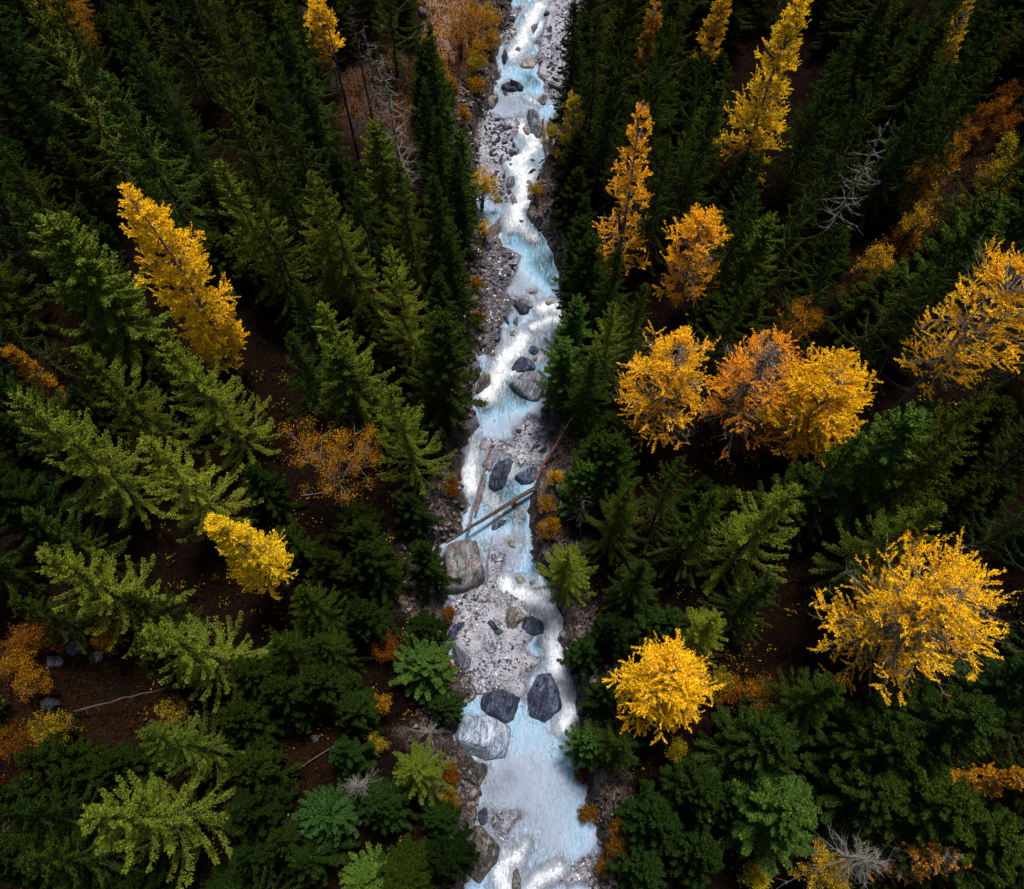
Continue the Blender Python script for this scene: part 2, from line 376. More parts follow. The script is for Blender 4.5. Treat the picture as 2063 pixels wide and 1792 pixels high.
# ------------------------------------------------------------------ water
FOAM = [  # centre lines of the rapids, half width in metres, strength
    ('RA', [(760,60),(700,130),(640,250),(600,370),(540,450)], .95, 1.0), ('RA', [(640,40),(620,200)], .7, .45), ('RA', [(770,190),(700,290)], .5, .9),
    ('RA', [(640,790),(700,820),(740,840)], .5, .75), ('RA', [(960,1040),(860,1110),(700,1130),(640,1080),(590,990)], .75, 1.0),
    ('RA', [(720,1130),(680,1230),(600,1300),(540,1330)], 1.0, 1.0), ('RA', [(560,1280),(620,1430),(640,1560),(580,1680),(560,1790)], 1.15, 1.05),
    ('RA', [(690,1380),(680,1480),(640,1600)], .8, .9), ('RA', [(960,960),(900,1000)], .5, .8),
    ('RB', [(560,20),(640,70),(700,110)], .8, .7), ('RB', [(470,110),(500,160)], .3, .5),
    ('RB', [(920,690),(830,680),(760,700)], .7, 1.05), ('RB', [(910,770),(820,790),(700,840)], .6, .95), ('RB', [(870,860),(740,850)], .6, .5),
    ('RB', [(490,900),(470,1000)], .6, .6), ('RB', [(610,930),(560,1020),(470,1090),(430,1200),(380,1300),(330,1390)], .95, 1.1),
    ('RB', [(570,1200),(480,1210),(430,1290)], .5, .9), ('RB', [(330,1400),(420,1440)], .8, .45), ('RB', [(790,1060),(740,1100)], .35, .7),
    ('RC', [(330,0),(310,130),(300,250),(320,340)], .75, 1.1), ('RC', [(430,20),(380,80)], .5, .6), ('RC', [(400,330),(480,450),(520,520)], .75, .6),
    ('RC', [(730,500),(680,620),(720,800)], .5, .45), ('RC', [(650,130),(640,250)], .35, .7), ('RC', [(440,820),(420,760)], .5, .4),
    ('RC', [(590,1110),(620,1190),(740,1200),(850,1220),(930,1300),(980,1440),(1010,1560)], .8, 1.1), ('RC', [(850,1170),(920,1200)], .5, 1.0), ('RC', [(870,1060),(880,1130)], .35, .6),
    ('RC', [(960,1500),(990,1650),(1010,1780)], .8, 1.05),
    ('RD', [(870,30),(930,140),(975,260),(990,380),(950,470)], .75, 1.1),
    ('RD', [(560,1540),(470,1600),(440,1700),(480,1790)], .75, 1.0), ('RD', [(640,1440),(570,1530)], .5, .75), ('RD', [(900,1640),(820,1680),(740,1720),(680,1790)], .6, 1.0),
    ('RD', [(480,1500),(520,1560)], .5, .8),
]
wy = np.arange(-9, 96, .14); wt = np.linspace(0, 1, 84)
WX = (xl(wy) - .9)[:, None] * (1 - wt)[None] + (xr(wy) + .9)[:, None] * wt[None]
WY = np.repeat(wy[:, None], len(wt), 1)
wxf, wyf = WX.ravel(), WY.ravel()
foam = np.zeros_like(wxf)
for r, pts, hw, st in FOAM:
    pl = W(r, *pts); lo, hi = pl.min(0) - 3 * hw, pl.max(0) + 3 * hw
    m = (wxf > lo[0]) & (wxf < hi[0]) & (wyf > lo[1]) & (wyf < hi[1])
    d = seg_dist(wxf[m], wyf[m], pl, False)
    foam[m] = np.maximum(foam[m], st * (.72 * np.exp(-(d / (hw * .95)) ** 2) + .34 * np.exp(-(d / (hw * 1.9)) ** 2)))
lump = fbm(wxf * 2.0, wyf * 1.5, o=4, s=61)
wz = .02 * fbm(wxf * 1.1, wyf * .7, o=4, s=63) + foam * (.14 + .20 * lump)
bedz = ground(wxf, wyf)
iw = np.arange(len(wy) * len(wt)).reshape(len(wy), len(wt))
QW = np.stack([iw[:-1, :-1], iw[:-1, 1:], iw[1:, 1:], iw[1:, :-1]], -1).reshape(-1, 4)
wm = mesh_from('water', np.stack([wxf, wyf, wz], -1), quads=QW, smooth=True)
add_attr(wm, 'foam', foam); add_attr(wm, 'depth', np.clip(wz - bedz, 0, 3))
def water_mat():
    M = MT('glacial_water')
    co = M.coord('Object'); cs = M.coord('Object', (1.3, .42, 1))
    fo = M.attr('foam').outputs['Fac']; de = M.attr('depth').outputs['Fac']
    n1 = M.noise(2.0, 9, .72, M.coord('Object', (1.5, .36, 1)), 1.5); n2 = M.noise(8, 8, .75, co, .8); n3 = M.noise(1.0, 5, .6, cs, 1.2); n4 = M.noise(5.5, 6, .7, M.coord('Object', (1.0, .5, 1)), .6)
    dj = M.math('ADD', de, M.math('MULTIPLY', M.math('SUBTRACT', n3, .5), .5))
    c = M.ramp(M.math('MULTIPLY', dj, 1.0), (0.0, (.54, .56, .68)), (.18, (.50, .58, .72)), (.36, (.31, .48, .64)), (.62, (.12, .29, .40)), (.95, (.012, .065, .09)))  # palest stops hold the sky's reflection in the colour; the rest follow depth
    c = M.mix(M.ramp(n1, (.50, 0), (.66, .55)), c, (.52, .65, .80))
    c = M.mix(M.ramp(n4, (.34, .5), (.48, 0)), c, (.16, .30, .38))
    c = M.mix(M.ramp(n4, (.52, 0), (.66, .35)), c, (.62, .70, .80))
    ff = M.math('ADD', fo, M.math('MULTIPLY', M.math('SUBTRACT', M.math('ADD', n1, M.math('MULTIPLY', n2, .8)), .9), 1.9))
    fm = M.ramp(ff, (.26, 0), (.48, .42), (.95, 1))
    c = M.mix(fm, c, M.ramp(n2, (.36, (.60, .70, .80)), (.52, (.92, .94, .97))))
    M.color(c); M.rough(M.mix(fm, (.16,) * 3, (.8,) * 3), .5)
    M.bump(M.math('ADD', M.math('MULTIPLY', n1, .8), M.math('MULTIPLY', M.math('ADD', n2, n4), M.math('ADD', .55, fm))), 1.0, .14)
    alpha = M.math('MAXIMUM', M.ramp(de, (.0, .05), (.14, .42), (.34, .80), (.6, .98)), fm)
    tr = M.n('ShaderNodeBsdfTransparent'); tr.inputs[0].default_value = (.86, .95, .98, 1)
    mx = M.n('ShaderNodeMixShader'); M.l(alpha, mx.inputs[0]); M.l(tr.outputs[0], mx.inputs[1]); M.l(M.b.outputs[0], mx.inputs[2]); M.l(mx.outputs[0], M.o.inputs[0])
    return M.m
obj('water', wm, water_mat(), kind='structure')

# ------------------------------------------------------------------ rocks
def boulder(name, outline, h, mat, label, seed, tone=1.0, cuts=10, top=(0, 0), flat=3.0, zb=0.0, noise=.12, cat='boulder', group=None):
    """outline in world metres; built as a closed rock with side walls, facets and fine relief"""
    rs = np.random.default_rng(seed); P = np.asarray(outline, float); c = P.mean(0)
    N, K = 84, 22
    th = np.linspace(0, 2 * np.pi, N, endpoint=False); R = np.zeros(N)
    for i, t in enumerate(th):
        d = np.array([math.cos(t), math.sin(t)]); best = .1
        for j in range(len(P)):
            a, b = P[j] - c, P[(j + 1) % len(P)] - c; e = b - a
            den = d[0] * e[1] - d[1] * e[0]
            if abs(den) < 1e-9: continue
            s = (a[0] * e[1] - a[1] * e[0]) / den; q = (a[0] * d[1] - a[1] * d[0]) / den
            if s > 0 and -1e-6 <= q <= 1 + 1e-6: best = max(best, s)
        R[i] = best
    R = (np.roll(R, 1) + 2 * R + np.roll(R, -1)) / 4
    size = R.mean(); V = [(0, 0, h)]
    for k in range(1, K + 1):
        if k <= 16:
            rho = (k / 16.0) ** .8; z = h * (1 - rho ** flat) ** (1 / flat)
        else:
            rho = 1.0 - .04 * (k - 16); z = -(.5 + .25 * h) * (k - 16) / (K - 16)
        V += [(R[i] * rho * math.cos(th[i]), R[i] * rho * math.sin(th[i]), z) for i in range(N)]
    V = np.array(V)
    V[:, 2] += np.where(V[:, 2] > 0, (V[:, 0] * top[0] + V[:, 1] * top[1]) * np.clip(V[:, 2] / h, 0, 1), 0)
    c_ext = V.copy()
    for _ in range(cuts):
        az = rs.uniform(0, 2 * np.pi); el = rs.uniform(.05, 1.25)
        n = np.array([math.cos(az) * math.cos(el), math.sin(az) * math.cos(el), math.sin(el)])
        q = V @ n; lim = q.max() * rs.uniform(.62, .93); ex = np.maximum(q - lim, 0)
        V -= ex[:, None] * n[None] * .92
    for ax_ in (0, 1):
        w0 = np.ptp(c_ext[:, ax_]); m0 = (c_ext[:, ax_].max() + c_ext[:, ax_].min()) / 2; m1 = (V[:, ax_].max() + V[:, ax_].min()) / 2
        V[:, ax_] = (V[:, ax_] - m1) * w0 / max(np.ptp(V[:, ax_]), .05) + m0
    s = 1.3 / max(size, .3)
    n1 = fbm(V[:, 0] * s + seed, V[:, 1] * s, V[:, 2] * s, o=3, s=seed)
    n2 = np.abs(fbm(V[:, 0] * s * 3.3, V[:, 1] * s * 3.3 + seed, V[:, 2] * s * 5, o=3, s=seed + 5))
    rad = V.copy(); rad[:, 2] *= .8; rad /= np.maximum(np.linalg.norm(rad, axis=1), 1e-6)[:, None]
    n3 = fbm(V[:, 0] * s * 7, V[:, 1] * s * 4 + seed, V[:, 2] * s * 9, o=2, s=seed + 9)
    V += rad * ((noise * .7 * size) * n1 + (noise * .6 * size) * (.35 - n2) + noise * .16 * size * n3)[:, None] * .6
    F = [(0, 1 + i, 1 + (i + 1) % N) for i in range(N)]
    for k in range(K - 1):
        a, b = 1 + k * N, 1 + (k + 1) * N
        F += [(a + i, b + i, b + (i + 1) % N, a + (i + 1) % N) for i in range(N)]
    me = mesh_from(name, V, faces=F)
    me.polygons.foreach_set('use_smooth', np.ones(len(me.polygons), bool))
    o = obj(name, me, MAT[mat], tone=tone, label=label, category=cat)
    if group: o['group'] = group
    o.location = (c[0], c[1], zb); return o
BOULDERS = []
def B(reg, pts, h, mat, label, **kw):
    o = boulder('boulder', W(reg, *pts, z=h * .55), h, mat, label, len(BOULDERS) + 3, **kw); BOULDERS.append((o, W(reg, *pts, z=h * .55))); return o
B('RD', [(60,560),(85,390),(330,388),(430,430),(500,500),(535,600),(510,690),(440,745),(330,760),(130,720),(60,640)], 1.7, 'pale', 'big pale blue rounded boulder below the two dark slate boulders', flat=3.5, noise=.08, tone=1.1)
B('RD', [(270,260),(310,205),(430,180),(540,210),(610,300),(600,380),(500,460),(400,420),(280,340)], 1.3, 'slate', 'dark blue oval boulder with pale streaks behind the pale boulder', flat=2.4, tone=1.15)
B('RD', [(655,60),(720,40),(830,40),(905,170),(940,300),(935,390),(715,460),(670,390),(655,200)], 1.5, 'slate', 'tall dark slate boulder beside the white chute of water', flat=3.2, tone=1.2)
B('RC', [(575,1380),(610,1290),(720,1290),(790,1340),(690,1410),(670,1460),(610,1510),(575,1470)], .95, 'tan', 'grey green hump of rock with a pale vein on the gravel bar', tone=.62, top=(0, .05))
B('RC', [(700,1415),(800,1345),(880,1390),(905,1450),(890,1500),(800,1520),(730,1490),(680,1450)], 1.0, 'slate', 'dark blue rounded boulder touching the grey green hump and white water', flat=2.6)
B('RC', [(360,1360),(430,1330),(490,1380),(530,1460),(610,1530),(590,1560),(530,1540),(470,1450)], .6, 'slate', 'thin curved dark slate fin standing in the gravel bar', flat=2.0, tone=.8)
B('RC', [(130,1480),(210,1380),(270,1400),(250,1500),(190,1570),(140,1560)], .6, 'slate', 'dark blue slate slab at the forest edge of the gravel bar', tone=1.2)
B('RC', [(160,1600),(230,1600),(310,1700),(320,1790),(220,1800),(160,1720)], .9, 'slab', 'sloping grey boulder with a dark rim between bush and gravel', tone=.62)
B('RC', [(180,1560),(260,1500),(280,1560),(230,1600)], .35, 'slab', 'small flat grey slab above the sloping rimmed boulder', tone=1.3)
B('RC', [(280,1460),(330,1420),(380,1460),(370,1490),(310,1490)], .4, 'white', 'pale cream stone lying between dark slabs on the gravel', tone=.95)
B('RD', [(20,140),(100,90),(180,70),(245,170),(230,260),(150,310),(110,260),(70,200)], 1.0, 'brown', 'cracked brown boulder behind the big pale boulder', tone=1.7)
B('RD', [(240,1280),(290,1275),(350,1350),(430,1430),(415,1600),(350,1730),(250,1780),(150,1680),(150,1590),(220,1400)], 1.5, 'brown', 'largest brown boulder with yellow lichen beside the lower rapids', flat=2.6)
B('RD', [(110,1320),(190,1275),(240,1280),(210,1390),(150,1460),(95,1400)], .9, 'brown', 'grey brown boulder leaning against the lichen boulder', tone=1.4)
B('RD', [(100,1120),(150,1080),(210,1080),(245,1160),(240,1260),(130,1250)], .8, 'brown', 'round dark brown boulder under a thin reddish stick', tone=.9)
B('RD', [(250,1160),(310,1130),(345,1190),(330,1270),(280,1285),(250,1230)], .6, 'slate', 'smooth violet blue boulder beside the round brown boulder', flat=2.2, tone=1.5)
B('RD', [(170,850),(290,770),(330,800),(320,880),(280,970),(200,960),(160,920)], .9, 'brown', 'dark wet ledge rock under the big pale boulder', tone=.7)
B('RD', [(525,1790),(540,1640),(575,1620),(600,1700),(610,1800),(560,1840)], .8, 'tan', 'narrow grey fin of rock splitting the lowest rapids', flat=1.8, tone=.7)
B('RD', [(1045,1665),(1070,1625),(1110,1640),(1125,1680),(1090,1705)], .45, 'tan', 'round tan stone in the shallows at the river edge', flat=2.2, tone=1.5, noise=.05)
B('RC', [(75,840),(120,790),(240,760),(370,760),(385,850),(420,1000),(425,1060),(370,1110),(250,1165),(100,1175),(110,1000)], 2.0, 'leafy', 'huge flat grey boulder strewn with rusty leaves below the log', flat=5, cuts=3, noise=.05)
B('RB', [(495,1245),(560,1205),(750,1195),(810,1230),(800,1310),(750,1410),(700,1415),(600,1370),(560,1330)], 1.1, 'slab', 'wide flat grey slab boulder with cracks in the blue pool', flat=5, cuts=3, noise=.05, tone=1.15, top=(-.08, .1))
B('RB', [(510,1180),(560,1090),(610,1055),(680,1080),(735,1150),(640,1180),(530,1190)], .9, 'slate', 'dark wedge boulder just behind the flat grey slab', tone=1.3)
B('RB', [(650,1030),(670,985),(730,990),(750,1020),(720,1060)], .4, 'slate', 'small dark slate rock behind the wedge boulder', tone=1.4)
B('RB', [(690,1085),(730,1065),(745,1095),(710,1115)], .3, 'rust', 'little reddish stone beside the dark wedge boulder', tone=.7)
B('RC', [(425,340),(470,230),(520,150),(610,70),(660,60),(650,140),(610,240),(580,310),(480,360)], 1.2, 'slate', 'jagged dark boulder against the two leaning logs', tone=1.1, noise=.2, cuts=7)
B('RC', [(400,120),(470,40),(560,60),(540,130),(480,200),(420,200)], .8, 'slab', 'grey tan boulder behind the jagged dark boulder', tone=1.5)
B('RC', [(655,280),(690,190),(790,160),(860,140),(840,220),(790,290),(700,300)], .9, 'slate', 'smooth steel blue boulder under the roots of the long log', flat=2.3, tone=1.7, noise=.06)
B('RC', [(668,120),(680,40),(720,25),(745,60),(740,130),(700,165)], .55, 'white', 'smooth white oval stone above the steel blue boulder', flat=2.2, noise=.05)
B('RC', [(465,680),(490,620),(560,580),(610,580),(600,610),(520,660)], .35, 'slate', 'tilted dark slate plate under the long log', tone=1.6, flat=4)
B('RC', [(605,770),(640,740),(680,770),(675,810),(630,815)], .3, 'tan', 'pale beige stone alone in the middle of the stream', flat=2.2, tone=1.3)
B('RC', [(630,450),(660,435),(690,460),(680,500),(640,500)], .4, 'rust', 'brown stone poking out just upstream of the long log', tone=.6)
B('RC', [(650,1080),(680,1040),(750,1040),(770,1110),(730,1140),(660,1140)], .3, 'tan', 'flat tan rock at the lip of the white fall', flat=4, tone=1.3)
B('RC', [(775,1090),(810,1065),(835,1090),(810,1125)], .28, 'tan', 'small tan stone beside the flat rock at the fall', tone=1.1)
B('RB', [(535,660),(545,590),(600,650),(670,680),(710,675),(650,720),(580,725)], .55, 'slate', 'jagged black slate blade on the lip of the bar', tone=.6, noise=.22)
B('RB', [(560,605),(640,590),(700,660),(690,680),(620,660)], .5, 'slab', 'grey slab leaning over the black slate blade', tone=1.0)
B('RB', [(455,745),(480,735),(515,800),(495,815)], .4, 'slate', 'narrow dark stone below the black slate blade', tone=.8)
B('RB', [(530,790),(575,735),(580,830),(555,825)], .4, 'slab', 'small triangular grey stone in the shallows', tone=1.0)
B('RB', [(500,870),(530,850),(570,870),(550,905),(515,900)], .35, 'tan', 'rounded tan stone at the head of the curved rapid', flat=2.2, tone=1.3)
B('RB', [(785,640),(800,615),(870,620),(870,660),(800,670)], .35, 'tan', 'mossy tan stone at the top of the side fall', tone=.95)
B('RB', [(490,90),(520,65),(555,80),(540,105),(500,105)], .3, 'tan', 'buff stone in the pool below the narrow rapids', tone=1.3)
B('RB', [(545,20),(570,-15),(600,-10),(580,25)], .3, 'slab', 'dark stone in the tail of the narrow rapids', tone=.7)
B('RB', [(660,560),(700,540),(735,550),(690,575)], .25, 'tan', 'sliver of tan rock showing above the blue shallows', tone=1.0)
B('RA', [(648,960),(650,900),(670,860),(720,870),(750,910),(740,960),(680,985)], 1.2, 'slab', 'upper half of a split grey boulder in the rapids', tone=.72)
B('RA', [(660,1000),(700,960),(770,915),(778,1020),(760,1070),(710,1100),(690,1080)], 1.0, 'slab', 'lower half of the split boulder beside a red log', tone=.95)
B('RA', [(605,1010),(640,975),(665,1010),(690,1080),(650,1075)], .5, 'tan', 'pale tan rock against the split grey boulder', tone=1.2)
B('RA', [(805,1040),(830,1005),(870,1010),(880,1070),(860,1090),(820,1065)], .6, 'rust', 'orange brown boulder beside the red log in white water', tone=1.0)
B('RA', [(805,980),(850,960),(885,985),(850,1005),(815,1000)], .4, 'slate', 'dark flat stone behind the orange brown boulder', tone=1.5)
B('RA', [(730,800),(765,755),(810,765),(800,830),(745,830)], .7, 'slab', 'blocky grey boulder standing alone in the upper stream', tone=.7)
B('RA', [(440,690),(465,645),(510,640),(525,670),(490,715)], .8, 'slate', 'rounded black boulder of the trio against the cliff', tone=.8)
B('RA', [(505,620),(560,640),(630,660),(630,710),(580,710),(530,680)], .9, 'slate', 'pointed black boulder of the trio against the cliff', tone=.6)
B('RA', [(480,720),(530,685),(580,705),(560,725)], .5, 'slate', 'lowest flat black stone of the trio against the cliff', tone=.9)
B('RA', [(455,725),(480,720),(492,755),(470,765)], .35, 'slate', 'small dark stone below the black trio', tone=1.0)
B('RA', [(430,1020),(470,990),(550,1000),(560,1030),(500,1060),(450,1060)], .7, 'slate', 'biggest black boulder on the slate strewn bar', tone=.8)
B('RA', [(320,930),(350,915),(405,960),(400,975),(330,955)], .4, 'slate', 'long dark plate at the cliff end of the slate strewn bar', tone=1.0)
B('RA', [(770,350),(790,290),(860,260),(880,270),(850,330),(790,360)], .7, 'slate', 'big steel blue wedge boulder on the far gravel bar', tone=1.5)
B('RA', [(860,330),(890,290),(920,330),(900,365),(870,360)], .5, 'white', 'white rimmed stone beside the steel blue wedge', tone=.8)
B('RA', [(780,110),(800,80),(860,85),(880,100),(820,120)], .5, 'slate', 'long dark slab at the head of the far gravel bar', tone=.9)
B('RA', [(775,180),(800,160),(850,165),(870,185),(820,200)], .45, 'slate', 'dark slab stacked below the long slab on the bar', tone=1.1)
B('RA', [(675,240),(700,180),(745,170),(740,210),(700,265)], .6, 'slab', 'grey boulder dividing the uppermost white water', tone=.75)
B('RA', [(545,400),(580,370),(610,380),(590,410)], .35, 'tan', 'low tan stone amid the upper white water', tone=.9)
B('RA', [(590,520),(640,450),(700,450),(720,500),(700,545),(620,540)], .3, 'tan', 'broad pale shelf of rock beside the upper rapids', flat=5, tone=1.25)
B('RA', [(485,1400),(530,1390),(555,1430),(550,1500),(490,1500)], .7, 'slab', 'square grey boulder beside the narrow white chute', tone=1.0)
B('RA', [(515,1570),(530,1540),(580,1600),(570,1640),(535,1630)], .55, 'slab', 'grey violet stone below the square boulder', tone=1.1)
B('RA', [(400,1540),(440,1530),(490,1580),(440,1600)], .45, 'slate', 'dark plate between yellow birch and square boulder', tone=1.2)
B('RA', [(380,1600),(420,1580),(480,1600),(420,1625),(385,1620)], .4, 'slate', 'lowest dark plate beside the yellow birch', tone=.7)
B('RA', [(660,1390),(690,1345),(725,1340),(710,1380),(675,1400)], .5, 'slate', 'dark rock at the edge of the narrow white chute', tone=1.3)
B('RA', [(640,1470),(665,1440),(695,1445),(680,1490),(650,1490)], .4, 'tan', 'greenish tan stone within the narrow white chute', tone=1.1)
B('RA', [(660,1280),(690,1275),(725,1290),(700,1305)], .3, 'slate', 'thin dark stone above the narrow white chute', tone=1.0)
B('RA', [(650,1570),(690,1530),(700,1580),(670,1600)], .5, 'slab', 'grey stone wedged at the cliff below the white chute', tone=.9)
B('RA', [(570,1785),(600,1760),(640,1765),(600,1795)], .4, 'slab', 'dark grey stone where the white chute spreads out', tone=.8)
B('RA', [(650,1700),(690,1600),(740,1560),(780,1640),(750,1740),(690,1770)], 1.5, 'brown', 'brown rock buttress beside the narrow white chute', tone=2.2)
B('RA', [(730,1450),(760,1320),(800,1290),(830,1380),(800,1460),(750,1500)], 1.3, 'brown', 'mossy rock buttress upstream of the brown buttress', tone=2.4)
B('RA', [(940,640),(960,520),(1000,470),(1010,560),(970,640)], 1.4, 'tan', 'orange tan earth bank rock below dark spruces', tone=.9)
B('RB', [(240,1370),(250,1260),(300,1200),(370,1190),(350,1270),(290,1330)], 1.2, 'brown', 'dark overhanging ledge beside the curved rapid', tone=1.6)
B('RB', [(150,1200),(190,1110),(260,1100),(270,1180),(200,1260)], 1.7, 'slab', 'folded grey ledge above the curved rapid', tone=.8, zb=.5)
B('RB', [(140,1620),(180,1500),(240,1540),(270,1600),(220,1680)], 1.2, 'slab', 'broken grey ledge beside the leaning logs', tone=.7)
B('RA', [(330,830),(340,760),(400,730),(420,780),(370,850)], 1.1, 'brown', 'lichen covered crag at the foot of the orange slope', tone=2.4)
B('RA', [(470,480),(440,420),(490,390),(500,430)], 1.4, 'slab', 'grey crag above the black trio of boulders', tone=.7)

for k, (u, v, w, h, m, t, lb) in enumerate([(150,1305,34,.7,'slab',.9,'lichened slate rock in the rocky clearing'),(112,1335,26,.6,'slab',.8,'smaller slate rock beside the rust orange bush'),(195,1325,24,.5,'slab',1.0,'pale slate rock at the forest side of the rocky clearing'),
  (60,1395,20,.5,'brown',1.6,'brown rock below the rust orange bush'),(100,1420,26,.6,'slab',.7,'dark slab beside the grey fallen trunk'),(135,1280,18,.4,'slab',1.2,'small grey rock at the top of the rocky clearing'),
  (580,1462,24,.5,'slab',.7,'grey rock on the dark red forest floor'),(570,1440,12,.3,'white',.9,'whitish stone on the dark red forest floor'),(635,1488,16,.4,'brown',1.8,'brown rock beside the brown fallen trunk'),(1440,1680,34,.7,'slab',.5,'dark rock between the near dark conifers'),
  (850,30,20,.8,'slab',.9,'grey rock on the scree of the grassy slope'),(875,75,16,.7,'slab',.7,'small rock on the grassy slope'),(565,50,22,.8,'tan',.8,'pinkish scree rock between upper spruces')]):
    cx, cy = at(u, v, 2.0)
    for _ in range(8): cx, cy = at(u, v, gzs(cx, cy))
    sc_ = w / FPX * 70 * .5; rs_ = np.random.default_rng(k); aa = np.linspace(0, 6.28, 9)[:-1]
    ol = np.stack([cx + sc_ * np.cos(aa) * rs_.uniform(.7, 1.5, 8), cy + sc_ * np.sin(aa) * rs_.uniform(.6, 1.1, 8)], -1)
    BOULDERS.append((boulder('rock', ol, h * 1.2, m, lb, 200 + k, tone=t * .6, zb=gzs(cx, cy), noise=.2, cuts=7, cat='rock'), ol))
# loose stones: shared meshes, individuals first, the rest as gravel
def ico(sub):
    t = (1 + 5 ** .5) / 2
    v = [(-1,t,0),(1,t,0),(-1,-t,0),(1,-t,0),(0,-1,t),(0,1,t),(0,-1,-t),(0,1,-t),(t,0,-1),(t,0,1),(-t,0,-1),(-t,0,1)]
    f = [(0,11,5),(0,5,1),(0,1,7),(0,7,10),(0,10,11),(1,5,9),(5,11,4),(11,10,2),(10,7,6),(7,1,8),(3,9,4),(3,4,2),(3,2,6),(3,6,8),(3,8,9),(4,9,5),(2,4,11),(6,2,10),(8,6,7),(9,8,1)]
    v = [np.array(p) / np.linalg.norm(p) for p in v]
    for _ in range(sub):
        c = {}; nf = []
        def mid(a, b):
            k = (min(a, b), max(a, b))
            if k not in c: p = v[a] + v[b]; v.append(p / np.linalg.norm(p)); c[k] = len(v) - 1
            return c[k]
        for a, b, d in f:
            x, y, z = mid(a, b), mid(b, d), mid(d, a); nf += [(a, x, z), (b, y, x), (d, z, y), (x, y, z)]
        f = nf
    return np.array(v), np.array(f)
IV, IF = ico(1)
STONES = {}
for mat in ('slate', 'slab', 'white', 'tan', 'pale'):
    for k in range(3):
        rs = np.random.default_rng(100 + k); V = IV.copy()
        for _ in range(6):
            n = rs.normal(size=3); n /= np.linalg.norm(n); q = V @ n; V -= np.maximum(q - rs.uniform(.30, .65), 0)[:, None] * n
        V += .10 * rs.normal(size=V.shape); V *= np.array([1.0, .72, .42])
        me = mesh_from('stone', V, tris=IF); me.materials.append(MAT[mat]); STONES[mat, k] = me
for o_, p_ in BOULDERS:
    lo, hi = p_.min(0) - 1.2, p_.max(0) + 1.2
    m = (wxf > lo[0]) & (wxf < hi[0]) & (wyf > lo[1]) & (wyf < hi[1])
    if not np.any(m): continue
    d = seg_dist(wxf[m], wyf[m], p_, True); up = .6 + .4 * np.clip((wyf[m] - p_.mean(0)[1]) / (np.ptp(p_[:, 1]) * .5 + .1), -1, 1)
    swift = np.exp(-((wxf[m] - p_.mean(0)[0]) ** 2) / 9)  * 0 + .26 + .5 * np.clip(foam[m].max(), 0, .6)
    foam[m] = np.maximum(foam[m], swift * up * np.exp(-(d / .38) ** 2))
wm.attributes['foam'].data.foreach_set('value', foam.astype(np.float32))
taken = [(p.mean(0), np.abs(p - p.mean(0)).max()) for _, p in BOULDERS]
used_s = set()
SPLITW = (' below ', ' behind ', ' beside ', ' on the ', ' touching ', ' standing ', ' at ', ' between ', ' above ', ' lying ', ' with ', ' leaning ', ' under ', ' splitting ', ' in the ', ' strewn ', ' against ', ' poking ', ' showing ', ' of the trio', ' dividing ', ' amid ', ' within ', ' upstream ', ' wedged ', ' where ', ' alone ', ' over ')
SHADE = {'slate': 'dark blue slate', 'slab': 'grey', 'white': 'whitish', 'tan': 'tan', 'pale': 'pale blue grey'}
def stones(n, zone, group, label, mats, smin, smax, seed, name='stone', cat='stone', tonef=1.0):
    rs = np.random.default_rng(seed); lo, hi = zone.min(0), zone.max(0); k = t = 0
    while k < n and t < n * 60:
        t += 1; p = lo + rs.random(2) * (hi - lo)
        if not inside(np.array([p[0]]), np.array([p[1]]), zone)[0]: continue
        s = smin + (smax - smin) * rs.random() ** 2.2
        if any(np.hypot(*(p - c)) < r * .75 + s * .6 for c, r in taken): continue
        z = max(gz(p[0], p[1]), -.22); taken.append((p, s * .8)); m = mats[int(rs.integers(len(mats)))]
        near = sorted(BOULDERS, key=lambda b: np.hypot(*(b[1].mean(0) - p)))[:5]
        def rel_(b):
            dv = p - b[1].mean(0); r_ = ('behind' if dv[1] > 0 else 'in front of') if abs(dv[1]) > abs(dv[0]) * .7 else 'on the bank side of' if abs(p[0] - .5) > abs(b[1].mean(0)[0] - .5) else 'on the stream side of'
            h_ = b[0]['label']
            for w in SPLITW: h_ = h_.split(w)[0]
            return r_ + ' the ' + h_
        q_ = (s - smin) / (smax - smin); sz = 'largest' if q_ > .62 else 'larger' if q_ > .3 else 'middling' if q_ > .1 else 'small'
        sz = 'big' if sz == 'largest' else sz
        cand = [f"{sz} {SHADE[m]} {name} {rel_(near[0])}", f"{sz} {SHADE[m]} {name} {rel_(near[1])}"] + [f"{sz} {SHADE[m]} {name} {rel_(near[a_])}, {rel_(near[b_])}" for a_ in range(4) for b_ in range(a_ + 1, 5)]
        cand = [c_ for c_ in cand if len(c_.split()) <= 16]
        label = next((c_ for c_ in cand if c_ not in used_s), cand[0]); used_s.add(label)
        o = obj(name, STONES[m, int(rs.integers(3))], tone=float(rs.uniform(.7, 1.25) * tonef), label=label, category=cat, group=group)
        o.location = (p[0], p[1], z + s * .12); o.scale = (s, s * rs.uniform(.7, 1.1), s * rs.uniform(.6, 1.0))
        o.rotation_euler = (rs.uniform(-.55, .55), rs.uniform(-.55, .55), rs.uniform(0, 6.3)); k += 1
stones(48, W('RA', (300,900),(430,960),(540,1060),(590,1180),(600,1260),(480,1330),(380,1330),(330,1200),(300,1000)), 'slate plates on the slate strewn bar', 'dark slate plate on the bar beside the biggest black boulder', ('slate', 'slate', 'slab', 'slate'), .26, 1.0, 1, tonef=.9)
stones(22, W('RA', (390,1400),(480,1400),(500,1540),(560,1640),(400,1650),(370,1480)), 'stones around the square grey boulder', 'dark angular stone around the square grey boulder', ('slate', 'slab', 'slate'), .24, .7, 2, tonef=.9)
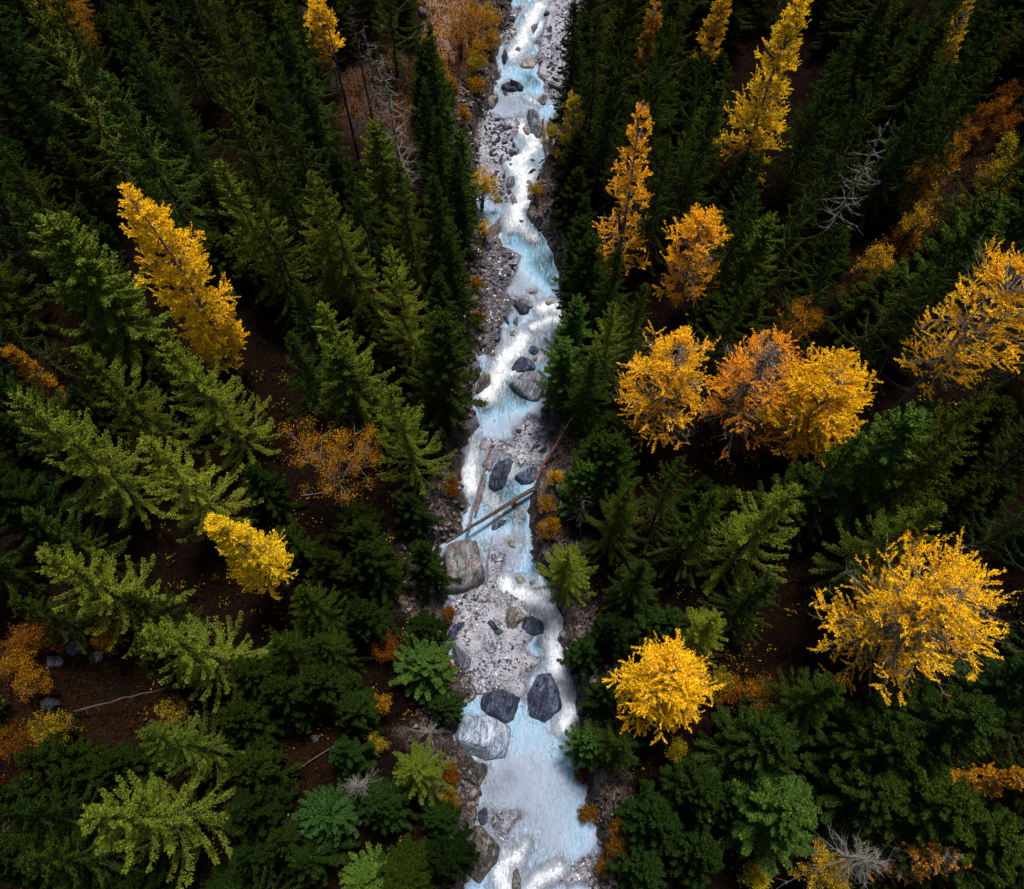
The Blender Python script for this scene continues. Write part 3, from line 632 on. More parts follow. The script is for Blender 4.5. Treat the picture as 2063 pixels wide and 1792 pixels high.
stones(52, W('RA', (880,60),(1040,60),(1000,300),(950,620),(960,880),(850,800),(780,560),(740,470),(880,380),(800,240)), 'stones on the far gravel bar', 'angular grey stone on the far gravel bar', ('slate', 'slate', 'slab', 'slate', 'pale'), .24, .95, 3, tonef=.9)
stones(14, W('RA', (520,100),(640,60),(560,190),(580,300),(480,400),(450,300)), 'stones below the uppermost cliff', 'grey stone below the cliff at the uppermost bend', ('slab', 'tan'), .25, .6, 4)
stones(58, W('RB', (350,150),(470,240),(560,300),(460,560),(440,700),(440,900),(300,1000),(280,600),(320,300)), 'slabs on the rust brown bank', 'broken stone slab on the rust brown bank', ('slab', 'slate', 'tan', 'slate', 'slab'), .24, .85, 5, tonef=.8)
stones(34, W('RC', (420,-30),(640,-60),(780,-220),(960,-120),(880,100),(760,140),(640,20),(480,20)), 'stones behind the white oval stone', 'pale grey stone on the bar behind the white oval stone', ('slab', 'white', 'pale', 'slate'), .18, .45, 6)
stones(44, W('RC', (160,1200),(430,1110),(560,1130),(700,1240),(600,1300),(340,1360),(130,1350)), 'stones on the big gravel bar', 'small grey stone on the gravel below the leaf strewn boulder', ('slab', 'white', 'slab', 'pale', 'tan', 'slate'), .13, .36, 7, tonef=1.1)
stones(28, W('RC', (470,1580),(740,1530),(780,1780),(640,1900),(350,1780)), 'stones on the bar above the slate boulders', 'small pebble stone on the gravel above the slate boulders', ('slab', 'white', 'slab', 'pale', 'slate'), .12, .30, 8, tonef=1.1)
stones(36, W('RD', (350,1120),(640,1180),(700,1290),(620,1520),(450,1440),(390,1330)), 'cobbles beside the lichen boulder', 'river cobble in the shallows beside the lichen boulder', ('tan', 'white', 'slab', 'pale'), .16, .42, 9, tonef=1.1)
stones(26, W('RD', (640,1560),(1180,1560),(1220,1780),(640,1780)), 'cobbles in the lowest shallows', 'brownish cobble in the shallows of the lowest rapids', ('tan', 'slab', 'tan'), .14, .36, 10)
stones(14, W('RC', (560,880),(700,860),(790,1040),(600,1060)), 'stones in the stream above the white fall', 'submerged stone in the stream above the white fall', ('tan', 'slab'), .16, .4, 11)
def scatter(n, seed, zones, lift=.0):
    rs = np.random.default_rng(seed); out = []
    areas = [(p.max(0) - p.min(0)).prod() for p in zones]; tot = sum(areas)
    for p, a in zip(zones, areas):
        m = int(n * a / tot); q = p.min(0) + rs.random((m, 2)) * (p.max(0) - p.min(0)); out.append(q[inside(q[:, 0], q[:, 1], p)])
    return np.concatenate(out)
def gravel():
    rs = np.random.default_rng(50)
    g = scatter(26000, 51, [b for b, _ in BARS] + [W('RD', (350,1100),(700,1180),(1000,1560),(1220,1500),(1200,1800),(620,1800),(450,1440)), W('RC', (440,740),(720,760),(840,1080),(560,1100))])
    z = ground(g[:, 0], g[:, 1]); k = z > -.34; g, z = g[k], z[k]
    keep = fbm(g[:, 0] * .7, g[:, 1] * .7, o=3, s=91) + rs.normal(size=len(g)) * .3 > -.15; g, z = g[keep], z[keep]
    v0, f0 = ico(0); n = len(g); s = .03 + .13 * rs.random(n) ** 3.5
    ang = rs.uniform(0, 6.3, n); sc = rs.uniform(.6, 1.2, (n, 3)) * np.array([1.1, .85, .6])
    V = v0[None] * sc[:, None] + rs.normal(size=(n, 12, 3)) * .12
    c, s_ = np.cos(ang)[:, None], np.sin(ang)[:, None]
    V = np.stack([V[..., 0] * c - V[..., 1] * s_, V[..., 0] * s_ + V[..., 1] * c, V[..., 2]], -1) * s[:, None, None]
    V += np.stack([g[:, 0], g[:, 1], z + s * .2], -1)[:, None]
    F = (f0[None] + (np.arange(n) * 12)[:, None, None]).reshape(-1, 3)
    M = MT('gravel'); geo = M.n('ShaderNodeNewGeometry')
    M.color(M.ramp(geo.outputs['Random Per Island'], (0, (.02, .026, .045)), (.35, (.09, .095, .12)), (.7, (.23, .225, .25)), (.95, (.52, .51, .54)), (1, (.34, .20, .11)))); M.rough(.7)
    obj('gravel', mesh_from('gravel', V.reshape(-1, 3), tris=F), M.m, kind='stuff', label='grey pebbles and gravel spread over the river bars')
gravel()
def scree():
    rs = np.random.default_rng(60); n = 15000; y = rs.uniform(-9, 95, n); side = rs.random(n) < .6; d = rs.random(n) ** 1.3 * 3.2 - .1
    g = np.stack([np.where(side, xl(y) - d, xr(y) + d), y], -1); keep = fbm(g[:, 0] * .6, g[:, 1] * .45, o=3, s=95) + rs.normal(size=n) * .25 > -.1; g = g[keep]; n = len(g)
    z = ground(g[:, 0], g[:, 1]); v0, f0 = ico(0); s = .06 + .26 * rs.random(n) ** 2.6
    V = v0[None] * (rs.uniform(.55, 1.3, (n, 3)) * np.array([1.1, .9, .45]))[:, None] + rs.normal(size=(n, 12, 3)) * .16
    ax = rs.normal(size=(n, 3)) * .4 + np.array([0, 0, 1.0]); ax /= np.linalg.norm(ax, axis=1)[:, None]; an = rs.uniform(0, 6.3, n)
    c, k = np.cos(an)[:, None, None], np.sin(an)[:, None, None]
    V = V * c + np.cross(np.broadcast_to(ax[:, None], V.shape), V) * k + ax[:, None] * (V @ ax[:, :, None]) * (1 - c)
    V = V * s[:, None, None] + np.stack([g[:, 0], g[:, 1], z + s * .15], -1)[:, None]
    F = (f0[None] + (np.arange(n) * 12)[:, None, None]).reshape(-1, 3)
    M = MT('scree'); geo = M.n('ShaderNodeNewGeometry'); c_ = M.ramp(geo.outputs['Random Per Island'], (0, (.010, .008, .008)), (.4, (.036, .029, .027)), (.7, (.085, .070, .064)), (.95, (.24, .22, .215)), (1, (.13, .062, .034)))
    M.color(M.mix(M.ramp(M.noise(7, 5, .65, M.coord('Object')), (.4, .55), (.6, 0)), c_, (.03, .025, .022))); M.rough(.8)
    obj('scree', mesh_from('scree', V.reshape(-1, 3), tris=F), M.m, kind='stuff', label='broken rock fragments lying along both banks')
scree()

# ------------------------------------------------------------------ wood tubes
def tube(pts, r, n=6, rough=0.0, seed=0):
    pts = np.asarray(pts, float); r = np.asarray(r, float); K = len(pts); rs = np.random.default_rng(seed)
    T = np.gradient(pts, axis=0); T /= np.linalg.norm(T, axis=1)[:, None] + 1e-9
    up = np.array([0, 0, 1.0]) if abs(T[0, 2]) < .8 else np.array([1.0, 0, 0])
    A = np.cross(T, up); A /= np.linalg.norm(A, axis=1)[:, None] + 1e-9; Bv = np.cross(T, A)
    th = np.linspace(0, 2 * np.pi, n, endpoint=False)
    rr = r[:, None] * (1 + rough * rs.normal(size=(K, n)))
    V = pts[:, None] + rr[..., None] * (A[:, None] * np.cos(th)[None, :, None] + Bv[:, None] * np.sin(th)[None, :, None])
    i = np.arange(K * n).reshape(K, n); j = np.roll(i, -1, 1)
    return V.reshape(-1, 3), np.stack([i[:-1], j[:-1], j[1:], i[1:]], -1).reshape(-1, 4)
def tubes_batch(P, R, n=3):
    """P (B,K,3) centre lines, R (B,K) radii -> verts, quads"""
    B_, K = P.shape[:2]
    T = np.gradient(P, axis=1); T /= np.linalg.norm(T, axis=2)[..., None] + 1e-9
    ref = np.where(np.abs(T[..., 2:3]) < .9, np.array([0, 0, 1.0]), np.array([1.0, 0, 0]))
    A = np.cross(T, ref); A /= np.linalg.norm(A, axis=2)[..., None] + 1e-9; C = np.cross(T, A)
    th = np.linspace(0, 2 * np.pi, n, endpoint=False)
    V = P[:, :, None] + R[:, :, None, None] * (A[:, :, None] * np.cos(th)[:, None] + C[:, :, None] * np.sin(th)[:, None])
    i = np.arange(B_ * K * n).reshape(B_, K, n); j = np.roll(i, -1, 2)
    return V.reshape(-1, 3), np.stack([i[:, :-1], j[:, :-1], j[:, 1:], i[:, 1:]], -1).reshape(-1, 4)
def merge(*parts):
    V, Q, o = [], [], 0
    for v, q in parts: V.append(v); Q.append(q + o); o += len(v)
    return np.concatenate(V), np.concatenate(Q)
def leaves(p, d, l, w, rs, flat=.6):
    """one rhomb per leaf / needle spray: base p, direction d (n,3), length l, width w"""
    d = d / (np.linalg.norm(d, axis=1)[:, None] + 1e-9)
    nrm = rs.normal(size=p.shape) * (1 - flat) + np.array([0, 0, 1.0]) * flat
    s = np.cross(d, nrm); s /= np.linalg.norm(s, axis=1)[:, None] + 1e-9
    l, w = np.asarray(l)[:, None], np.asarray(w)[:, None]
    lift = np.cross(s, d) * w * .25
    V = np.stack([p, p + d * l * .45 + s * w * .5 + lift, p + d * l, p + d * l * .45 - s * w * .5 + lift], 1)
    n = len(p); return V.reshape(-1, 3), np.arange(n * 4).reshape(n, 4)

# ------------------------------------------------------------------ spruces
def spruce_parts(seed, H=22.0, R=2.7, whorl=.50, per=5, M=24, Qn=4, droop=.34, upturn=.30, base=.10, power=.85, ragged=.2, spray=.13, sw=.05, hang=.35):
    rs = np.random.default_rng(seed)
    nw = int(H * (1 - base) / whorl); zs, az, Ls, fr = [], [], [], []
    for k in range(nw):
        f = base + (1 - base) * (k + rs.uniform(-.25, .25)) / nw
        f = min(max(f, base), .992); n = per + int(rs.integers(-1, 2)); a0 = rs.uniform(0, 6.3)
        for j in range(n):
            zs.append(f * H + rs.uniform(-.12, .12)); az.append(a0 + j * 2 * np.pi / n + rs.uniform(-.35, .35))
            rel = (1 - f) / (1 - base)
            L = R * (rel ** power) * rs.uniform(1 - ragged * 1.4, 1 + ragged) + .18
            if rel > .82: L *= .75 + .25 * (1 - rel) / .18
            Ls.append(L); fr.append(f)
    zs, az, Ls, fr = map(np.array, (zs, az, Ls, fr)); nb = len(zs)
    pitch = .55 * (fr - .45) + rs.normal(size=nb) * .08           # upper branches rise, lower ones sag
    dr = droop * (1 - .75 * fr) * rs.uniform(.7, 1.3, nb); ut = upturn * rs.uniform(.5, 1.4, nb)
    bend = rs.normal(size=nb) * .12
    def curve(t, b):
        L = Ls[b]; r = L * t; a = az[b] + bend[b] * t
        z = zs[b] + L * (pitch[b] * t - dr[b] * 2 * t * t + (dr[b] + ut[b]) * t ** 3)
        return np.stack([r * np.cos(a), r * np.sin(a), z], -1)
    K = 5; tt = np.linspace(0, 1, K); bi = np.arange(nb)
    P = curve(tt[None, :], bi[:, None]); Rb = (.012 + .012 * Ls)[:, None] * (1 - .8 * tt)[None]
    wood = tubes_batch(P, Rb, 3)
    # twigs
    m = np.maximum(8, (1.35 * M * np.clip(Ls / (R * .75), .22, 1.1)).astype(int)); b = np.repeat(bi, m); n = len(b)
    t = rs.random(n) ** .7 * .88 + .12; side = np.where(rs.random(n) < .5, -1, 1)
    p = curve(t, b); e = .03; fw = curve(np.minimum(t + e, 1.05), b) - curve(t - e, b); fw /= np.linalg.norm(fw, axis=1)[:, None]
    sd = np.cross(fw, [0, 0, 1.0]); sd /= np.linalg.norm(sd, axis=1)[:, None] + 1e-9
    prof = np.clip(np.minimum(t / .35, (1.08 - t) / .5), .18, 1)
    tl = np.minimum(.12 * Ls[b] * prof, .25) * rs.uniform(.6, 1.25, n) + .07
    ang = rs.uniform(.6, 1.05, n); hg = hang * rs.uniform(.2, 3.6, n)
    td = fw * np.cos(ang)[:, None] + sd * (side * np.sin(ang))[:, None] - np.array([0, 0, 1.0]) * hg[:, None]
    td /= np.linalg.norm(td, axis=1)[:, None]
    tb = np.repeat(np.arange(n), Qn); q = np.tile(np.arange(Qn), n) / Qn
    s2 = np.where(rs.random(len(tb)) < .5, -1, 1); nn = len(tb)
    pp = p[tb] + td[tb] * (tl[tb] * q)[:, None]
    sd2 = np.cross(td[tb], [0, 0, 1.0]); sd2 /= np.linalg.norm(sd2, axis=1)[:, None] + 1e-9
    dd = td[tb] * .9 + sd2 * (s2 * rs.uniform(.1, .7, nn))[:, None] + rs.normal(size=(nn, 3)) * .18 + np.array([0, 0, .12])
    ll = spray * rs.uniform(.6, 1.15, nn) * (.75 + .25 * np.clip(Ls[b[tb]] / 1.5, 0, 1)); ww = sw * rs.uniform(.7, 1.3, nn)
    lv = leaves(pp, dd, ll, ww, rs, .7)
    # needles along the branch axis itself and the leader
    t3 = rs.random(nb * 70) ** .8; b3 = np.repeat(bi, 70); p3 = curve(t3 * .9 + .1, b3); f3 = curve(t3 * .9 + .13, b3) - p3
    lv2 = leaves(p3 + np.array([0, 0, .03]), f3 / (np.linalg.norm(f3, axis=1)[:, None] + 1e-9) + rs.normal(size=p3.shape) * np.array([.42, .42, .15]) + np.array([0, 0, .1]), np.full(len(p3), spray) * rs.uniform(.7, 1.2, len(p3)), sw * (1.45 - .95 * t3), rs, .95)
    zt = H * (1 - .10 * rs.random(60)); at_ = rs.uniform(0, 6.3, 60)
    lv3 = leaves(np.stack([zt * 0, zt * 0, zt - .1], -1), np.stack([np.cos(at_), np.sin(at_), np.full(60, .9)], -1), np.full(60, .26), np.full(60, .09), rs, .3)
    n4 = int(H * 75); h4 = H * (.30 + .68 * rs.random(n4)); a4 = rs.uniform(0, 6.3, n4); r4 = .16 + .60 * (1 - h4 / H)
    d4 = np.stack([np.cos(a4), np.sin(a4), rs.uniform(.1, .9, n4)], -1)
    lv4 = leaves(np.stack([.05 * np.cos(a4), .05 * np.sin(a4), h4], -1) + d4 * (r4 * rs.random(n4))[:, None], d4, np.full(n4, spray * 1.5), np.full(n4, sw * 1.1), rs, .7)
    crown = merge(lv, lv2, lv3, lv4)
    zz = np.linspace(-1.0, H, 9); rr = .0085 * H * (1 - np.linspace(0, 1, 9)) ** .8 + .012
    wob = rs.normal(size=(9, 2)) * .05; wob[0] = wob[-1] = 0
    trunk = tube(np.stack([wob[:, 0], wob[:, 1], zz], -1), rr, 8)
    return dict(crown=crown, branches=wood, trunk=trunk)
PROTO = {}
def make_spruce(key, **kw):
    d = spruce_parts(**kw); H = kw.get('H', 22.0)
    ms = {}
    for k, mt in (('crown', 'spruce'), ('branches', 'twig'), ('trunk', 'bark')):
        me = mesh_from('spruce_' + k, d[k][0], quads=d[k][1], smooth=(k == 'trunk')); me.materials.append(MAT[mt]); ms[k] = me
    PROTO[key] = (ms, H, kw.get('R', 2.7))
make_spruce('classic', seed=1, H=16, R=3.1, whorl=.9, per=7, M=52)
make_spruce('feather', seed=2, H=16, R=3.5, whorl=1.08, per=8, M=64, droop=.28, upturn=.45, ragged=.2, hang=.25, power=.75)
make_spruce('narrow', seed=3, H=16, R=2.1, whorl=.62, per=6, M=40, droop=.38, ragged=.2)
make_spruce('ragged', seed=4, H=16, R=3.3, whorl=1.35, per=5, M=58, droop=.42, upturn=.42, ragged=.4, hang=.7)
make_spruce('droopy', seed=5, H=16, R=3.0, whorl=1.15, per=6, M=54, droop=.55, upturn=.30, hang=.8)
make_spruce('dense', seed=6, H=14, R=2.8, whorl=.70, per=7, M=56, droop=.25, upturn=.35, ragged=.3, power=.62, spray=.18, sw=.065)
make_spruce('young', seed=7, H=9.0, R=2.1, whorl=.50, per=7, M=54, droop=.2, upturn=.38, power=.65, base=.04, spray=.17, sw=.06)
make_spruce('bushy', seed=8, H=7.0, R=2.4, whorl=.42, per=8, M=62, droop=.16, upturn=.55, power=.5, base=.03, spray=.15, sw=.06, hang=.1, ragged=.35)

make_spruce('classic2', seed=21, H=16, R=3.0, whorl=.95, per=6, M=56, droop=.38, ragged=.35, hang=.6)
make_spruce('feather2', seed=22, H=16, R=3.6, whorl=1.0, per=7, M=64, droop=.34, upturn=.5, ragged=.3, hang=.4, power=.8)
make_spruce('young2', seed=23, H=9.0, R=2.0, whorl=.62, per=6, M=56, droop=.3, upturn=.3, power=.8, base=.04, spray=.17, sw=.06, ragged=.35)
VARI = {'classic': 'classic2', 'feather': 'feather2', 'young': 'young2'}
TREES = []       # (x, y, zb, H, R) of every tree, for spacing
PLACED = []      # records for automatic labels
def plant_spruce(x, y, H, R, proto, hue, val, label, group, rz=None, name='spruce', cat='spruce tree', z=None):
    if proto in VARI and random.random() < .45: proto = VARI[proto]
    ms, h0, r0 = PROTO[proto]; z = gzs(x, y) - .1 if z is None else z
    s = (R / r0, R / r0, H / h0)
    r = root(name, (x, y, z), label, cat, group, random.uniform(0, 6.28) if rz is None else rz, s, (random.gauss(0, .025), random.gauss(0, .025)))
    for k in ('trunk', 'branches', 'crown'): 
        o = obj(k, ms[k], None, r)
        if k == 'crown': o['hue'] = float(hue); o['val'] = float(val)
    TREES.append((x, y, z, H, R)); return r
def base_from_tip(u, v, H):
    g = 3.0
    for _ in range(25):
        x, y = at(u, v, g + H); g = .5 * g + .5 * gzs(x, y)
    return x, y

# ------------------------------------------------------------------ larches and broadleaf trees
def larch(u, v, H, R, hue, val, label, seed, limbs=70, base=.18, prof='cone', dens=1.0, curl=.35, tuft=.34, group=None, name='larch', cat='larch tree', bare=0.0, lean=None, mat='larch', bark='larch_bark', tw=.075, xy=None, per_limb=14, gap=.25):
    H *= .84 if prof != 'dome' else .70; R *= .84; dens *= 2.3; tuft *= .50; tw *= .56; gap += .07
    rs = np.random.default_rng(seed); x, y = xy if xy else base_from_tip(u, v, H); z = gzs(x, y) - .1
    r = root(name, (x, y, z), label, cat, group)
    f = np.sort(base + (1 - base) * rs.random(limbs) ** .9); rel = (1 - f) / (1 - base)
    pr = rel ** .75 if prof == 'cone' else np.sqrt(np.clip(1 - (1 - rel * 1.02) ** 2.4, .02, 1)) if prof == 'dome' else np.clip(np.minimum(rel * 2.4 + .15, 1.25 - .55 * rel), .1, 1)
    L = R * pr * rs.uniform(.62, 1.1, limbs) + .25; a = np.cumsum(rs.uniform(1.9, 2.9, limbs)); bend = rs.normal(size=limbs) * .3
    pitch = .15 + .55 * (f - .5) + rs.normal(size=limbs) * .12; cu = curl * rs.uniform(.3, 1.3, limbs)
    lx, ly = (0, 0) if lean is None else lean
    def trunkp(h):
        q = h / H; return np.stack([lx * q * q + .25 * np.sin(q * 5 + seed) * q, ly * q * q + .25 * np.cos(q * 4 + seed) * q, h], -1)
    def curve(t, b):
        aa = a[b] + bend[b] * t * t; rad = L[b] * t
        return trunkp(f[b] * H) + np.stack([rad * np.cos(aa), rad * np.sin(aa), L[b] * (pitch[b] * t - .25 * t * t + cu[b] * t ** 3)], -1)
    bi = np.arange(limbs); tt = np.linspace(0, 1, 7)
    P = curve(np.repeat(tt[None], limbs, 0), np.repeat(bi[:, None], 7, 1)) ; P[:, 1:-1] += rs.normal(size=(limbs, 5, 3)) * .05
    wood = [tubes_batch(P, (.018 + .014 * L)[:, None] * (1.05 - tt)[None] + .006, 4)]
    # side shoots
    nb = per_limb; b = np.repeat(bi, nb); n = len(b); t0 = rs.random(n) ** .85 * .92 + .06
    p0 = curve(t0, b); fw = curve(np.minimum(t0 + .04, 1.04), b) - p0; fw /= np.linalg.norm(fw, axis=1)[:, None]
    sd = np.cross(fw, [0, 0, 1.0]); sd /= np.linalg.norm(sd, axis=1)[:, None] + 1e-9; sg = np.where(rs.random(n) < .5, -1, 1)
    sl_ = np.minimum(L[b] * .45, 1.35) * rs.uniform(.35, 1.15, n) * (1.1 - .55 * t0) + .12; an = rs.uniform(.4, 1.1, n)
    d0 = fw * np.cos(an)[:, None] + sd * (sg * np.sin(an))[:, None] + np.array([0, 0, 1.0]) * rs.normal(.08, .25, n)[:, None]
    S = p0[:, None] + d0[:, None] * (sl_[:, None] * np.linspace(0, 1, 4)[None])[..., None] + np.array([0, 0, 1.0]) * (.12 * np.linspace(0, 1, 4) ** 2)[None, :, None]
    S[:, 1:] += rs.normal(size=(n, 3, 3)) * .035
    wood.append(tubes_batch(S, np.repeat((.011 * (1.1 - np.linspace(0, 1, 4)))[None], n, 0), 3))
    # foliage along shoots and limb ends, thinned in clumps
    cl = fbm(p0[:, 0] * 1.0 + seed, p0[:, 1] * 1.0, p0[:, 2] * 1.0, o=2, s=seed) 
    keep = (cl > gap * 2.4 - 1.22) & (rs.random(n) > bare * (1.25 - f[b]) )
    ks = np.where(keep)[0]; per = np.maximum(3, (26 * dens * sl_[ks]).astype(int)); kb = np.repeat(ks, per); m = len(kb)
    q = rs.random(m); k3 = np.minimum((q * 3).astype(int), 2); fr_ = q * 3 - k3
    pp = S[kb, k3] * (1 - fr_)[:, None] + S[kb, k3 + 1] * fr_[:, None]
    dd = d0[kb] * .7 + rs.normal(size=(m, 3)) * .5 + np.array([0, 0, .45])
    lv = [leaves(pp, dd, tuft * rs.uniform(.5, 1.2, m), tw * rs.uniform(.7, 1.3, m), rs, .35)]
    t4 = rs.random(limbs * 16) * .5 + .5; b4 = np.repeat(bi, 16); k4 = rs.random(len(t4)) > bare * (1.2 - f[b4])
    p4 = curve(t4[k4], b4[k4]); p4 = p4[fbm(p4[:, 0] + seed, p4[:, 1], p4[:, 2], o=2, s=seed) > gap * 2.4 - 1.4]
    lv.append(leaves(p4, rs.normal(size=p4.shape) * .5 + np.array([0, 0, .6]), tuft * rs.uniform(.5, 1.1, len(p4)), tw * rs.uniform(.7, 1.2, len(p4)), rs, .35))
    hs = np.linspace(-1, H, 12); tp = trunkp(np.maximum(hs, 0)); tp[:, 2] = hs
    tm = mesh_from('larch_trunk', *tube(tp, .0085 * H * (1 - np.linspace(0, 1, 12)) ** .85 + .02, 8)[:1], quads=tube(tp, .0085 * H * (1 - np.linspace(0, 1, 12)) ** .85 + .02, 8)[1], smooth=True)
    v_, q_ = merge(*wood); v2, q2 = merge(*lv)
    obj('trunk', tm, MAT[bark], r); obj('branches', mesh_from('larch_branches', v_, quads=q_), MAT[bark], r)
    if len(q2): obj('crown', mesh_from('larch_crown', v2, quads=q2), MAT[mat], r, hue=float(hue) * .85, val=float(val) * 1.75)
    TREES.append((x, y, z, H, R)); return r
def snag(u, v, H, R, label, seed, bark='grey_wood', limbs=60, per_limb=7, lean=None, curl=.6, droop=-.1, xy=None):
    rs = np.random.default_rng(seed); H *= .84; x, y = xy if xy else base_from_tip(u, v, H); z = gzs(x, y) - .1
    r = root('dead_tree', (x, y, z), label, 'dead tree')
    f = np.sort(.18 + .8 * rs.random(limbs)); L = R * ((1 - f) / .82) ** .6 * rs.uniform(.5, 1.15, limbs) + .2; a = np.cumsum(rs.uniform(1.9, 2.9, limbs))
    tt = np.linspace(0, 1, 8); aa = a[:, None] + (rs.normal(size=limbs) * .3)[:, None] * tt
    lx, ly = (0, 0) if lean is None else lean; fq = f[:, None] ** 2
    P = np.stack([L[:, None] * tt * np.cos(aa) + lx * fq, L[:, None] * tt * np.sin(aa) + ly * fq, (f * H)[:, None] + L[:, None] * (droop * tt - .45 * tt ** 2 + curl * tt ** 3)], -1)
    wood = [tubes_batch(P, (.012 + .008 * L)[:, None] * (1.08 - tt)[None], 4)]
    n = limbs * per_limb; b = np.repeat(np.arange(limbs), per_limb); k = rs.integers(1, 7, n); p0 = P[b, k]; d = P[b, k + 1] - p0 if True else 0
    d /= np.linalg.norm(d, axis=1)[:, None]; d = d + rs.normal(size=(n, 3)) * .55; ln = L[b] * .28 * rs.random(n) + .1
    S = p0[:, None] + d[:, None] * (ln[:, None] * np.linspace(0, 1, 3)[None])[..., None]
    wood.append(tubes_batch(S, np.repeat(np.array([[.010, .007, .003]]), n, 0), 3))
    hs = np.linspace(-1, H, 10); q = np.clip(hs / H, 0, 1) ** 2; tv, tq = tube(np.stack([lx * q, ly * q, hs], -1), .0085 * H * (1 - np.linspace(0, 1, 10)) ** .8 + .015, 8)
    obj('trunk', mesh_from('snag_trunk', tv, quads=tq, smooth=True), MAT[bark], r)
    wv_, wq = merge(*wood); obj('branches', mesh_from('snag_branches', wv_, quads=wq), MAT[bark], r)
    TREES.append((x, y, z, H, R)); return r
def shrub(u, v, H, R, hue, val, label, seed, leaves_n=2600, leaf=.13, group=None, name='bush', cat='bush', bark='twig', bare=0.0, stems=9, xy=None, open_=.0):
    """broadleaf bush or small tree: forking stems, leaves in clumps at the tips"""
    leaf *= .64; leaves_n = int(leaves_n * 2.0); val *= .9
    rs = np.random.default_rng(seed); x, y = xy if xy else base_from_tip(u, v, H * .8); z = gz(x, y) - .15
    r = root(name, (x, y, z), label, cat, group)
    segs, tips = [], []
    def grow(p, d, l, rad, dep):
        p1 = p + d * l * .5 + rs.normal(size=3) * l * .06; p2 = p1 + (d + np.array([0, 0, .15])) * l * .5
        segs.append((np.array([p, p1, p2]), np.array([rad, rad * .8, rad * .6])))
        if dep == 0: tips.append((p2, l)); return
        tips.append((p2, l))
        for _ in range(int(rs.integers(2, 4))):
            q = d + rs.normal(size=3) * .55; q[2] += .1; q /= np.linalg.norm(q); grow(p2, q, l * rs.uniform(.6, .85), rad * .6, dep - 1)
    for k in range(stems):
        a = 2 * np.pi * k / stems + rs.uniform(-.4, .4); s = R / H * rs.uniform(.3, 1.1)
        d = np.array([math.cos(a) * s, math.sin(a) * s, 1.0]); d /= np.linalg.norm(d); grow(np.array([0, 0, 0.]), d, H * .36, .018 * H ** .7, 3)
    P = np.stack([s[0] for s in segs]); Rr = np.stack([s[1] for s in segs])
    ext = max(np.abs(P[..., :2]).max() / R, 1e-3); zext = P[..., 2].max() / H; P[..., :2] /= ext; P[..., 2] /= zext
    wv_, wq = tubes_batch(P, np.maximum(Rr, .008), 4)
    obj('branches', mesh_from('bush_branches', wv_, quads=wq), MAT[bark], r)
    T = np.array([t[0] for t in tips]); T[:, :2] /= ext; T[:, 2] /= zext
    T = T[rs.random(len(T)) > np.maximum(bare * (1.3 - T[:, 2] / H), .35)]
    if len(T):
        i = rs.integers(len(T), size=leaves_n); pp = T[i] + rs.normal(size=(leaves_n, 3)) * np.array([1, 1, .7]) * (.10 * R ** .7)
        lv, lq = leaves(pp, rs.normal(size=pp.shape) + np.array([0, 0, .2]), leaf * rs.uniform(.6, 1.3, leaves_n), leaf * .75 * rs.uniform(.7, 1.2, leaves_n), rs, .45)
        obj('foliage', mesh_from('bush_foliage', lv, quads=lq), MAT['leaf'], r, hue=float(hue), val=float(val))
    if H > 3: TREES.append((x, y, z, H, R))
    return r

larch(262, 388, 27, 2.6, .25, 1.0, 'tall slender golden larch leaning through the dark spruces', 11, limbs=135, base=.12, dens=1.5, prof='cyl', gap=.18)
larch(436, 1042, 21, 2.5, .02, 1.0, 'yellow green larch in front of the star shaped olive spruce', 12, limbs=95, base=.3, dens=1.35, prof='cone', gap=.2)
larch(1302, 205, 25, 2.9, .62, .95, 'slim orange larch with bare ladder branches on one side', 13, limbs=80, base=.12, dens=1.1, prof='cone', gap=.34, bare=.25)
larch(1421, 440, 19, 2.9, .58, .95, 'orange larch in front of the ladder branched larch', 14, limbs=80, base=.3, dens=1.15, prof='dome', gap=.4)
larch(1368, 703, 20, 4.0, .45, 1.0, 'golden larch nearest the river in the row of three', 15, limbs=95, base=.2, dens=1.2, prof='dome', gap=.38)
larch(1552, 700, 20, 3.9, .86, .95, 'copper orange larch, the middle tree of the row of three', 16, limbs=95, base=.2, dens=1.1, prof='dome', gap=.40, bare=.2)
larch(1700, 748, 20, 3.8, .32, 1.0, 'round headed golden larch beside the copper orange larch', 17, limbs=110, base=.25, dens=1.45, prof='dome', gap=.16)
larch(2095, 512, 26, 4.0, .42, 1.0, 'big golden larch with pale outstretched limbs at the picture edge', 18, limbs=95, base=.38, dens=1.3, prof='cyl', gap=.4)
larch(1945, 1185, 25, 5.7, .30, 1.05, 'largest golden larch with broad spreading pale limbs', 19, limbs=130, base=.22, dens=1.4, prof='dome', gap=.37, curl=.5)
larch(1368, 1352, 19, 3.2, .28, 1.08, 'compact yellow larch seen almost from straight above', 20, limbs=105, base=.25, dens=1.5, prof='dome', gap=.16)
larch(1616, -12, 23, 3.2, .16, .95, 'tall lemon yellow larch at the upper edge beyond the river', 21, limbs=115, base=.18, dens=1.2, prof='cone', gap=.28)
larch(1462, -25, 13, 1.5, .4, .7, 'small golden larch beside the tall lemon yellow larch', 22, limbs=60, base=.25, prof='cone')
larch(1318, 4, 13, 1.5, .72, .45, 'dull orange larch sunk among the farthest spruces', 23, limbs=60, base=.3, prof='cone', bare=.2)
larch(1158, 182, 12, 1.5, .05, .5, 'thin yellow green larch leaning over the river edge', 24, limbs=60, base=.12, prof='cone', gap=.3, bare=.2)
larch(1958, 0, 11, 1.2, .25, .55, 'small yellow larch at the far corner of the forest', 25, limbs=55, base=.3, prof='cone')
